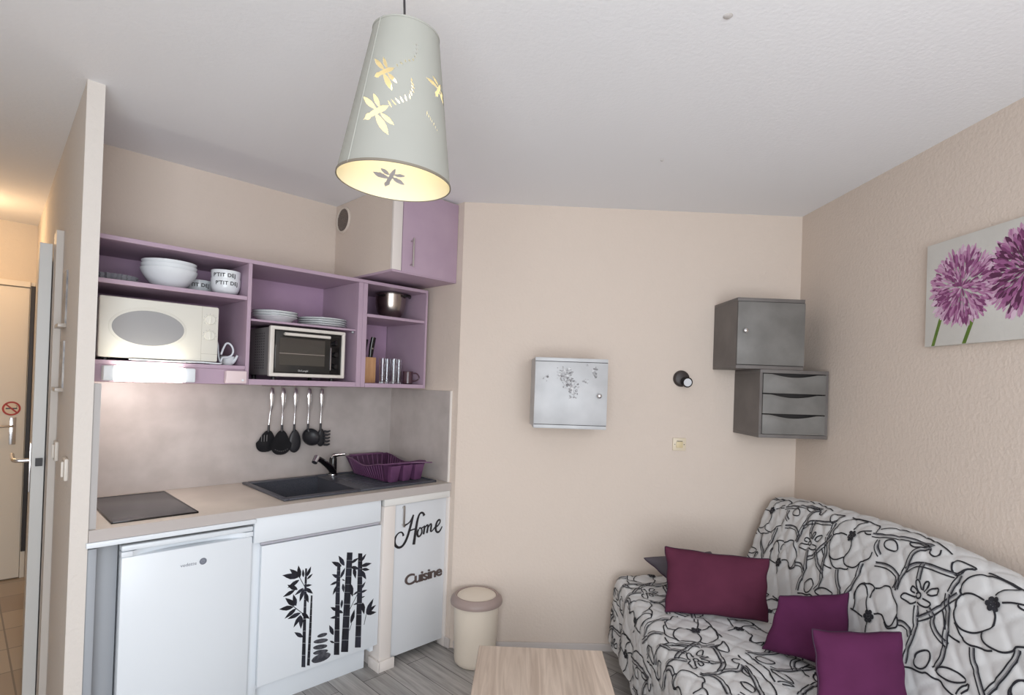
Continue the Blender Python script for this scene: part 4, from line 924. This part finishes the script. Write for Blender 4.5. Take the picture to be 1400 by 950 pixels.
# ------------------------------------------------------------------ pendant lamp
LC = Vector((-.254, 1.3, 1.951)); LN = Vector((.048, -.003, 1)).normalized(); LH = .345; R0, R1 = .131, .077
lx = Vector((1, 0, 0)); lx = (lx-LN*lx.dot(LN)).normalized(); ly = LN.cross(lx)
LM = Matrix(((lx.x, ly.x, LN.x, LC.x), (lx.y, ly.y, LN.y, LC.y), (lx.z, ly.z, LN.z, LC.z), (0, 0, 0, 1)))
pn = thing('pendant_lamp', 'lit pale grey pendant lamp with dragonfly cutouts in its tapered shade', 'pendant lamp', tuple(LC), WF)
M_shade = mat('pale_grey_shade', (160, 160, 152), .75, col2=(153, 153, 146), nscale=3)
M_shin = mat('cream_shade_lining', (240, 232, 205), .7)
def in_ellipse(x, y, cx, cy, a_, b_, rot):
    dx, dy = x-cx, y-cy; c, s_ = math.cos(rot), math.sin(rot)
    X = dx*c+dy*s_; Y = -dx*s_+dy*c
    return abs(X) < a_ and abs(Y) < b_*(1-(X/a_)**2)
# cutouts in shade space: x metres along the girth (at the shade's mid radius), y metres up
def dragonfly(cx, cy, sc, rot):
    """body and four wings; returns ellipses"""
    E = []
    def add(x, y, a_, b_, r_):
        c, s_ = math.cos(rot), math.sin(rot); E.append((cx+sc*(x*c-y*s_), cy+sc*(x*s_+y*c), a_*sc, b_*sc, r_+rot))
    add(0, 0, .026, .0058, 0); add(.012, 0, .014, .006, 0); add(-.015, 0, .008, .007, 0)
    add(-.004, .024, .023, .0048, PI/2+.35); add(.010, .020, .016, .0040, PI/2+.02)
    add(.002, -.026, .024, .0060, -PI/2+.12); add(.014, -.021, .017, .0042, -PI/2+.40)
    return E
def trail(pts, n, a_, b_, rot):
    out = []
    for i in range(n):
        f = i/(n-1)*(len(pts)-1); k = min(int(f), len(pts)-2); g = f-k
        x = pts[k][0]*(1-g)+pts[k+1][0]*g; y = pts[k][1]*(1-g)+pts[k+1][1]*g
        out.append((x, y, a_*(1-.5*i/n), b_, rot+.25*math.sin(i)))
    return out
EL = []
# girth coordinate: 0 faces the viewer
EL += dragonfly(-.023, .205, 1.0, .42)+trail([(.006, .222), (.022, .236), (.038, .244), (.044, .262), (.042, .282)], 9, .0045, .0014, PI/2+.6)
EL += dragonfly(-.030, .110, 1.25, .50)+trail([(.000, .130), (.020, .142), (.040, .156), (.046, .176), (.040, .196)], 11, .0095, .0017, PI/2+.55)
EL += dragonfly(.116, .206, .95, 1.1)+trail([(.084, .132), (.100, .120), (.118, .106)], 7, .006, .0012, PI/2)
EL += dragonfly(-.165, .075, 1.0, .2)+trail([(-.20, .18), (-.19, .20)], 5, .006, .0012, 1)
EL += dragonfly(-.350, .050, .95, 1.57)+dragonfly(.36, .21, .9, .3)+dragonfly(-.30, .20, 1, -.5)
NA, NH = 560, 260
def shade_grid(dr, name_, z_in=0, reverse=False):
    t = bmesh.new(); vs = []
    for j in range(NH+1):
        y = LH*j/NH; r = R0+(R1-R0)*j/NH+dr; row = []
        for i in range(NA):
            a_ = -PI/2+2*PI*i/NA
            row.append(t.verts.new((r*math.cos(a_), r*math.sin(a_), y)))
        vs.append(row)
    for j in range(NH):
        y = LH*(j+.5)/NH; rm = R0+(R1-R0)*(j+.5)/NH
        for i in range(NA):
            g = ((i+.5)/NA); g = g if g < .5 else g-1; x = g*2*PI*rm
            if any(abs(x-e[0]) < e[2]+.001 and abs(y-e[1]) < e[2]+.001 and in_ellipse(x, y, *e) for e in EL_): continue
            q = (vs[j][i], vs[j][(i+1) % NA], vs[j+1][(i+1) % NA], vs[j+1][i])
            t.faces.new(q if not reverse else q[::-1])
    bmesh.ops.delete(t, geom=[v for v in t.verts if not v.link_faces], context='VERTS')
    return t
EL_ = EL
mbL = MB(WF); mbL._take(shade_grid(0, 'o'), LM); mbL.build('shade', M_shade, pn)
mbL = MB(WF); mbL._take(shade_grid(-.0012, 'i', reverse=True), LM); mbL.build('shade_lining', M_shin, pn)
M_rimL = mat('brown_grey_rim', (120, 112, 100), .5); M_rimI = mat('cream_rim', (238, 232, 214), .6)
b = MB(WF); b.lathe([(R0+.0002, -.002), (R0+.0018, -.001), (R0+.0014, .004), (R0+.0002, .004)], seg=96, M=LM, close=True); b.build('bottom_rim', M_rimL, pn)
b = MB(WF); b.lathe([(R1-.002, LH-.003), (R1+.0013, LH-.003), (R1+.0013, LH+.001), (R1-.002, LH+.001)], seg=96, M=LM, close=True); b.build('top_rim', M_shade, pn)
b = MB(WF); g_ = -.095
for k in range(20):
    y0_, y1_ = LH*k/20, LH*(k+1)/20; 
    for ys in (0,):
        an = -PI/2-.66; r_a = R0+(R1-R0)*k/20+.0006; r_b = R0+(R1-R0)*(k+1)/20+.0006
        p = [(r_a*math.cos(an), r_a*math.sin(an), y0_), (r_b*math.cos(an), r_b*math.sin(an), y1_)]
        b.cyl(LM @ Vector(p[0]), LM @ Vector(p[1]), .0017, seg=6)
b.build('seam', mat('shade_seam', (158, 158, 150), .6), pn)
b = MB(WF)
for k in range(3):
    a_ = 2*PI*k/3+.4; b.cyl(LM @ Vector((0, 0, LH-.02)), LM @ Vector((R1*math.cos(a_), R1*math.sin(a_), LH-.006)), .0015, seg=6)
b.cyl(LM @ Vector((0, 0, LH-.10)), LM @ Vector((0, 0, LH-.01)), .017, .015, 18)
b.build('lamp_holder', M_white, pn)
b = MB(WF); t2 = bmesh.new(); bmesh.ops.create_uvsphere(t2, u_segments=20, v_segments=14, radius=.026); b._take(t2, LM @ Matrix.Translation((0, 0, LH-.125)) @ Matrix.Diagonal((1, 1, 1.25, 1))); b.build('bulb', mat('lit_bulb', (255, 245, 220), .4, emit=((255, 238, 200), 1.5)), pn)
top_ = LM @ Vector((0, 0, LH-.01))
b = MB(WF); b.tube([top_, top_+Vector((-.006, .0, .06)), (top_.x-.011, 1.3, CH-.02)], .0028, 8, smooth=1); b.build('cord', M_dark, pn)
b = MB(WF); b.lathe([(0, 0), (.045, 0), (.045, -.012), (.03, -.025), (0, -.025)], top_.x-.011, 1.3, CH-.0005, 28); b.build('ceiling_rose', M_white, pn)
pl_ = point('pendant_bulb_light', LM @ Vector((0, 0, LH-.19)), 0.32, (1.0, .88, .68), .02)

# ------------------------------------------------------------------ waste bin
M_bin = mat('cream_bin_plastic', (226, 214, 198), .4); M_bl = mat('taupe_lid_plastic', (158, 140, 134), .45)
bn = thing('waste_bin', 'cream waste bin with a taupe swing lid by the far wall', 'bin', (-.062, 2.955, 0), WF)
b = MB(WF); b.lathe([(0, .002), (.095, .002), (.106, .012), (.110, .03), (.120, .33), (.118, .33), (.106, .03), (0, .008)], -.062, 2.955, 0, 48); b.build('body', M_bin, bn)
b = MB(WF); b.lathe([(.119, .318), (.1375, .320), (.139, .330), (.134, .345), (.116, .361), (.107, .361), (.104, .352), (.112, .342), (.119, .332)], -.062, 2.955, 0, 56, close=True); b.build('lid_ring', M_bl, bn)
b = MB(WF); M_ = Matrix.Translation((-.062, 2.955, .354)) @ Matrix.Rotation(math.radians(3), 4, 'X')
b.lathe([(0, .010), (.06, .009), (.096, .004), (.104, .000), (.103, -.004), (0, .002)], seg=48, M=M_); b.build('swing_flap', M_bin, bn)
b = MB(WF); b.lathe([(0, -.012), (.104, -.012), (.104, -.010), (0, -.010)], -.062, 2.955, .352, 40); b.build('dark_gap', M_dark, bn)

# ------------------------------------------------------------------ coffee table
def wood_mat():
    m = bpy.data.materials.new('bleached_oak'); m.use_nodes = True; nt = m.node_tree; N = nt.nodes; L = nt.links; b = N['Principled BSDF']
    tc = N.new('ShaderNodeTexCoord'); mp = N.new('ShaderNodeMapping'); mp.inputs['Scale'].default_value = (22, 1.1, 6)
    L.new(tc.outputs['Object'], mp.inputs[0])
    n = N.new('ShaderNodeTexNoise'); n.inputs['Scale'].default_value = 2.0; n.inputs['Detail'].default_value = 9; n.inputs['Distortion'].default_value = 1.2
    L.new(mp.outputs[0], n.inputs['Vector'])
    r = N.new('ShaderNodeValToRGB'); r.color_ramp.elements[0].position = .32; r.color_ramp.elements[1].position = .68
    r.color_ramp.elements[0].color = rgb(188, 170, 155); r.color_ramp.elements[1].color = rgb(216, 200, 185)
    L.new(n.outputs[0], r.inputs[0])
    sx = N.new('ShaderNodeSeparateXYZ'); L.new(tc.outputs['Object'], sx.inputs[0])
    vo = N.new('ShaderNodeTexVoronoi'); vo.voronoi_dimensions = '1D'; vo.inputs['Scale'].default_value = 11
    L.new(sx.outputs[0], vo.inputs['W'])
    r2 = N.new('ShaderNodeValToRGB'); r2.color_ramp.elements[0].color = (.9, .89, .88, 1); r2.color_ramp.elements[1].color = (1.06, 1.06, 1.06, 1)
    sep = N.new('ShaderNodeSeparateColor'); L.new(vo.outputs['Color'], sep.inputs[0]); L.new(sep.outputs[0], r2.inputs[0])
    mx = N.new('ShaderNodeMix'); mx.data_type = 'RGBA'; mx.blend_type = 'MULTIPLY'; mx.inputs[0].default_value = 1
    L.new(r.outputs[0], mx.inputs[6]); L.new(r2.outputs[0], mx.inputs[7]); L.new(mx.outputs[2], b.inputs['Base Color']); b.inputs['Roughness'].default_value = .5
    return m
M_oak = wood_mat()
ta = math.atan2(-.025, .5)
TF = Matrix.Translation((-.031, 2.254, 0)) @ Matrix.Rotation(ta, 4, 'Z')
tb = thing('coffee_table', 'bleached oak coffee table in front of the patterned sofa', 'table', (.25, -.5, 0), TF)
MB(TF).box(0, .500, -1.0, 0, .385, .420, .002, 1).build('table_top', M_oak, tb)
for x_ in (.03, .43):
    for y_ in (-.97, -.07): MB(TF).box(x_, x_+.04, y_, y_+.04, 0, .3848, .002, 1).build('leg', M_oak, tb)
MB(TF).box(.03, .47, -.95, -.05, .12, .138, .002, 1).build('lower_shelf', M_oak, tb)

# ------------------------------------------------------------------ sofa bed with patterned cover
YF, YN = 3.0, 1.05                                     # far and near ends
def bulge(y):
    if y > 2.7: return -.028+.035*(3.0-y)/.3
    if y > 2.2: return .007+.030*(2.7-y)/.5
    return .037-.045*max(0, (1.9-y))/.5
base_prof = [(1.672, .10), (1.690, .45), (1.696, .82), (1.668, .915), (1.615, .945), (1.555, .935), (1.515, .895), (1.478, .80), (1.425, .64), (1.378, .52), (1.350, .474), (1.300, .462), (1.15, .470), (.95, .474), (.80, .470), (.728, .465), (.694, .446), (.681, .395), (.674, .30), (.668, .20), (.662, .115)]
def catmull(P, n):
    out = []
    for i in range(len(P)-1):
        p0, p1, p2, p3 = P[max(i-1, 0)], P[i], P[i+1], P[min(i+2, len(P)-1)]
        for k in range(n):
            t = k/n; out.append(tuple(.5*((2*b)+(-a+c)*t+(2*a-5*b+4*c-d)*t*t+(-a+3*b-3*c+d)*t**3) for a, b, c, d in zip(p0, p1, p2, p3)))
    return out+[P[-1]]
fine = catmull(base_prof, 12)
acc = [0]
for p, q in zip(fine, fine[1:]): acc.append(acc[-1]+math.hypot(q[0]-p[0], q[1]-p[1]))
T0 = acc[min(range(len(fine)), key=lambda i: math.hypot(fine[i][0]-1.515, fine[i][1]-.895))]   # t = 0 at the front of the ridge
TMIN, TMAX = -T0, acc[-1]-T0
def prof_at(t):
    a = t+T0; a = max(0, min(acc[-1]-1e-6, a))
    lo, hi = 0, len(acc)-1
    while hi-lo > 1:
        m = (lo+hi)//2
        if acc[m] <= a: lo = m
        else: hi = m
    f = (a-acc[lo])/(acc[hi]-acc[lo]+1e-9)
    return fine[lo][0]*(1-f)+fine[hi][0]*f, fine[lo][1]*(1-f)+fine[hi][1]*f
def sofa_pt(y, t, off=0):
    x, z = prof_at(t); x2, z2 = prof_at(t+.004); x1, z1 = prof_at(t-.004)
    d = math.hypot(x2-x1, z2-z1)+1e-9; nx, nz = (z2-z1)/d, -(x2-x1)/d
    nx, nz = (z2-z1)/d, -(x2-x1)/d
    k = max(0, min(1, (z-.5)/.4)); z += bulge(y)*k
    ex = max(0, 1-(YF-y)/.03, 1-(y-YN)/.03)            # soft rounding of both ends
    q = abs(math.sin((y+t)*PI/.125))*abs(math.sin((y-t)*PI/.125))
    d_ = .0055*(1-(1-min(1, q*1.8))**2)-.0055
    if t < .40: d_ += .0022*math.sin(y*PI*2/.075+3*math.sin(y*5)+t*3)*max(0, min(1, (.38-t)/.2))*max(0, min(1, (y-2.2)/.3))
    if .55 < t < 1.1: d_ += .004*math.sin(t*40+3*math.sin(y*4.3))*.6
    if t > 1.12: d_ += .006*math.sin(y*17+2*math.sin(y*7))*min(1, (t-1.12)/.2)
    d_ += -.007*ex*ex
    return Vector((x+(-nx)*0+nx*(-1)*0+0, y, z))+Vector((nx, 0, nz))*(-1)*0+Vector((SGN*nx, 0, SGN*nz))*(d_+off)
x1_, z1_ = prof_at(.9); x2_, z2_ = prof_at(.91)
nz_test = -(x2_-x1_); SGN = 1 if nz_test > 0 else -1   # on the seat the normal must point up
M_cover = mat('pale_grey_quilted_cotton', (206, 206, 206), .9, bump=.25, bscale=350, bdist=.001)
M_line = mat('charcoal_line_print', (34, 34, 40), .9); M_line2 = mat('grey_line_print', (118, 118, 122), .9)
sf = thing('sofa_bed', 'sofa bed in a pale cover printed with black outlined flowers', 'sofa', (1.2, 2.0, 0), WF)
t = bmesh.new()
NS, NT = 230, 270
rows = []
for i in range(NS+1):
    y = YF-(YF-YN)*i/NS
    rows.append([t.verts.new(sofa_pt(y, TMIN+(TMAX-TMIN)*j/NT)) for j in range(NT+1)])
for i in range(NS):
    for j in range(NT): t.faces.new((rows[i][j], rows[i+1][j], rows[i+1][j+1], rows[i][j+1]))
t.faces.new(rows[0]); t.faces.new(rows[-1][::-1])
# underside closing strip
for i in range(NS): t.faces.new((rows[i+1][0], rows[i][0], rows[i][NT], rows[i+1][NT]))
bmesh.ops.recalc_face_normals(t, faces=t.faces[:])
mb = MB(WF); mb._take(t)
# printed outlines
def smooth_path(P, n=2, closed=False):
    P = [Vector(p) for p in P]
    for _ in range(n):
        Q = [] if closed else [P[0]]
        it = zip(P, P[1:]+P[:1]) if closed else zip(P, P[1:])
        for a, b in it: Q += [a*.75+b*.25, a*.25+b*.75]
        if not closed: Q.append(P[-1])
        P = Q
    if closed: P = P+[P[0]]
    return P
strips = []
BL1 = (0, .026); BL2 = (.430, .262)
def stroke(P, w=.0056, mi=1, closed=False, sm=2): strips.append((smooth_path(P, sm, closed), w, mi))
def blob(cx, cy, r):
    for k in range(6):
        a = 2*PI*k/6+.3; ex, ey = cx+r*.72*math.cos(a), cy+r*.72*math.sin(a)
        strips.append(('disc', (ex, ey), r*.42, 1))
    strips.append(('disc', (cx, cy), r*.32, 1))
# stroke coordinates: x = y of the room, y = t down the cover
def unit(s, t, k=1.0, mirror=1):
    """one repeat of the flower print, .655 m long"""
    for o in PRINT:
        P = [Vector((s+mirror*k*o[i], t+k*o[i+1])) for i in range(1, len(o), 2)]
        if o[0] == 1:
            cl = (P[0]-P[-1]).length < .004
            strips.append((smooth_path(P[:-1] if cl else P, 2, cl), .0056, 1))
        else:
            Q = smooth_path(P, 2); A = []; B = []; C = []
            for i, p in enumerate(Q):
                d = (Q[min(i+1, len(Q)-1)]-Q[max(i-1, 0)])
                if d.length < 1e-7: continue
                d.normalize(); n = Vector((-d.y, d.x)); A.append(p+n*.0075*k); B.append(p-n*.0075*k); C.append(p+n*.0035*k)
            strips.append((A, .0054, 1)); strips.append((B, .0046, 1)); strips.append((C, .0042, 2))
    blob(s, t+k*BL1[1], .021*k); blob(s+mirror*k*BL2[0], t+k*BL2[1], .021*k)
for k in range(-2, 4): unit(1.603+.655*k, 0)
for r_, (t_, s0) in enumerate(((.47, 1.90), (.90, 1.66), (1.33, 1.98))):
    for k in range(-3, 4): unit(s0+.655*k, t_, 1.0, -1 if r_ == 1 else 1)
t = bmesh.new(); OFF = .0030
def inside(y, tt): return YN+.012 < y < YF-.012 and TMIN+.02 < tt < TMAX-.008
for s_ in strips:
    if s_[0] == 'disc':
        (cx, cy), r, mi = s_[1], s_[2], s_[3]
        if not inside(cx, cy): continue
        vs = [t.verts.new(sofa_pt(cx+r*math.cos(2*PI*k/9), cy+r*math.sin(2*PI*k/9), OFF+.0012)) for k in range(9)]
        c = t.verts.new(sofa_pt(cx, cy, OFF+.0016))
        for k in range(9): t.faces.new((c, vs[k], vs[(k+1) % 9])).material_index = mi
        continue
    P, w, mi = s_
    # resample to 8 mm
    Q = [P[0]]
    for p in P[1:]:
        d = (p-Q[-1]).length; n = max(1, int(d/.009))
        if d < .003: continue
        a = Q[-1]
        for k in range(1, n+1): Q.append(a+(p-a)*k/n)
    prev = None
    for i, p in enumerate(Q):
        if not inside(p.x, p.y): prev = None; continue
        d = Q[min(i+1, len(Q)-1)]-Q[max(i-1, 0)]
        if d.length < 1e-6: continue
        d.normalize(); n = Vector((-d.y, d.x)); ww = w
        a = t.verts.new(sofa_pt(p.x+n.x*ww/2, p.y+n.y*ww/2, OFF)); b = t.verts.new(sofa_pt(p.x-n.x*ww/2, p.y-n.y*ww/2, OFF))
        if prev: t.faces.new((prev[0], prev[1], b, a)).material_index = mi
        prev = (a, b)
me = bpy.data.meshes.new('p'); t.to_mesh(me); t.free(); mb.bm.from_mesh(me)
mb.build('cover', [M_cover, M_line, M_line2], sf, ang=60)
for x_ in (.74, 1.60):
    for y_ in (YF-.12, YN+.12): MB(WF).cyl((x_, y_, 0), (x_, y_, .118), .018, .022).build('leg', M_dark, sf)

# cushions
def cushion(label, BL, BR, TR, TL, th, m, seed=1, name='cushion'):
    BL, BR, TR, TL = map(Vector, (BL, BR, TR, TL)); r2 = random.Random(seed)
    nrm = ((BR-BL).cross(TL-BL)).normalized(); t = bmesh.new(); N_ = 34
    if nrm.y > 0: nrm = -nrm
    sh = [r2.uniform(0, 6) for _ in range(6)]
    def P(a, b, side):
        A = (a+1)/2; B = (b+1)/2
        pin = 1-.055*(1-b*b) if True else 1; pin2 = 1-.055*(1-a*a)
        A2 = .5+a/2*(pin+.012*math.sin(b*9+sh[0])); B2 = .5+b/2*(pin2+.012*math.sin(a*8+sh[1]))
        p = (BL*(1-A2)+BR*A2)*(1-B2)+(TL*(1-A2)+TR*A2)*B2
        h = max(0, (1-a*a))**.42*max(0, (1-b*b))**.42
        rad = math.sin(math.atan2(b, a)*9+sh[2])*.06*(a*a+b*b)*h
        h = h*(1+.05*math.sin(3*a+sh[3])*math.cos(2.5*b+sh[4]))+rad
        return p+nrm*(th/2*h*side)
    g = {}
    for side in (1, -1):
        for i in range(N_+1):
            for j in range(N_+1):
                a = math.sin((i/N_-.5)*PI); b = math.sin((j/N_-.5)*PI)
                if side == -1 and (i in (0, N_) or j in (0, N_)): g[(side, i, j)] = g[(1, i, j)]
                else: g[(side, i, j)] = t.verts.new(P(a, b, side))
    for side in (1, -1):
        for i in range(N_):
            for j in range(N_):
                q = [g[(side, i, j)], g[(side, i+1, j)], g[(side, i+1, j+1)], g[(side, i, j+1)]]
                t.faces.new(q if side == 1 else q[::-1])
    bmesh.ops.recalc_face_normals(t, faces=t.faces[:])
    root = thing(name, label, 'cushion', tuple((BL+BR)/2), WF)
    b = MB(WF); b._take(t); b.build('cover', m, root, ang=180)
    # seam cord round the edge
    path = [P(math.sin((i/N_-.5)*PI), -1, 1) for i in range(N_)]+[P(1, math.sin((i/N_-.5)*PI), 1) for i in range(N_)]+[P(-math.sin((i/N_-.5)*PI), 1, 1) for i in range(N_)]+[P(-1, -math.sin((i/N_-.5)*PI), 1) for i in range(N_+1)]
    pp = [path[0]]
    for q in path[1:]:
        if (q-pp[-1]).length > .004: pp.append(q)
    b = MB(WF); b.tube(pp, .0028, 6); b.build('seam', M_seam, root)
    return root
M_seam = mat('dark_seam', (52, 26, 50), .8)
M_cu1 = mat('maroon_velvet', (90, 43, 62), .9, col2=(82, 38, 56), spec=.15, nscale=8, bump=.3, bscale=30, bdist=.003)
M_cu2 = mat('purple_velvet', (86, 38, 72), .9, col2=(79, 34, 65), spec=.15, nscale=8, bump=.3, bscale=30, bdist=.003)
M_cug = mat('charcoal_cushion', (84, 78, 84), .9, bump=.3, bscale=40, bdist=.003)
cushion('charcoal grey cushion half hidden behind the maroon one in the corner', (.930, 2.74, .500), (1.24, 2.78, .510), (1.16, 2.87, .640), (.790, 2.82, .615), .11, M_cug, 4)
cushion('wide maroon cushion at the far end of the sofa seat', (.800, 2.485, .478), (1.235, 2.395, .480), (1.252, 2.44, .742), (.818, 2.565, .752), .14, M_cu1, 1)
cushion('purple cushion in the middle, leaning on the sofa back behind another', (1.085, 2.15, .478), (1.30, 1.93, .50), (1.405, 2.12, .715), (1.150, 2.15, .688), .12, M_cu2, 2)
cushion('nearest purple cushion, cut off by the bottom edge of the photo', (1.065, 1.74, .485), (1.355, 1.735, .490), (1.380, 1.805, .706), (1.085, 1.82, .700), .11, M_cu2, 3)
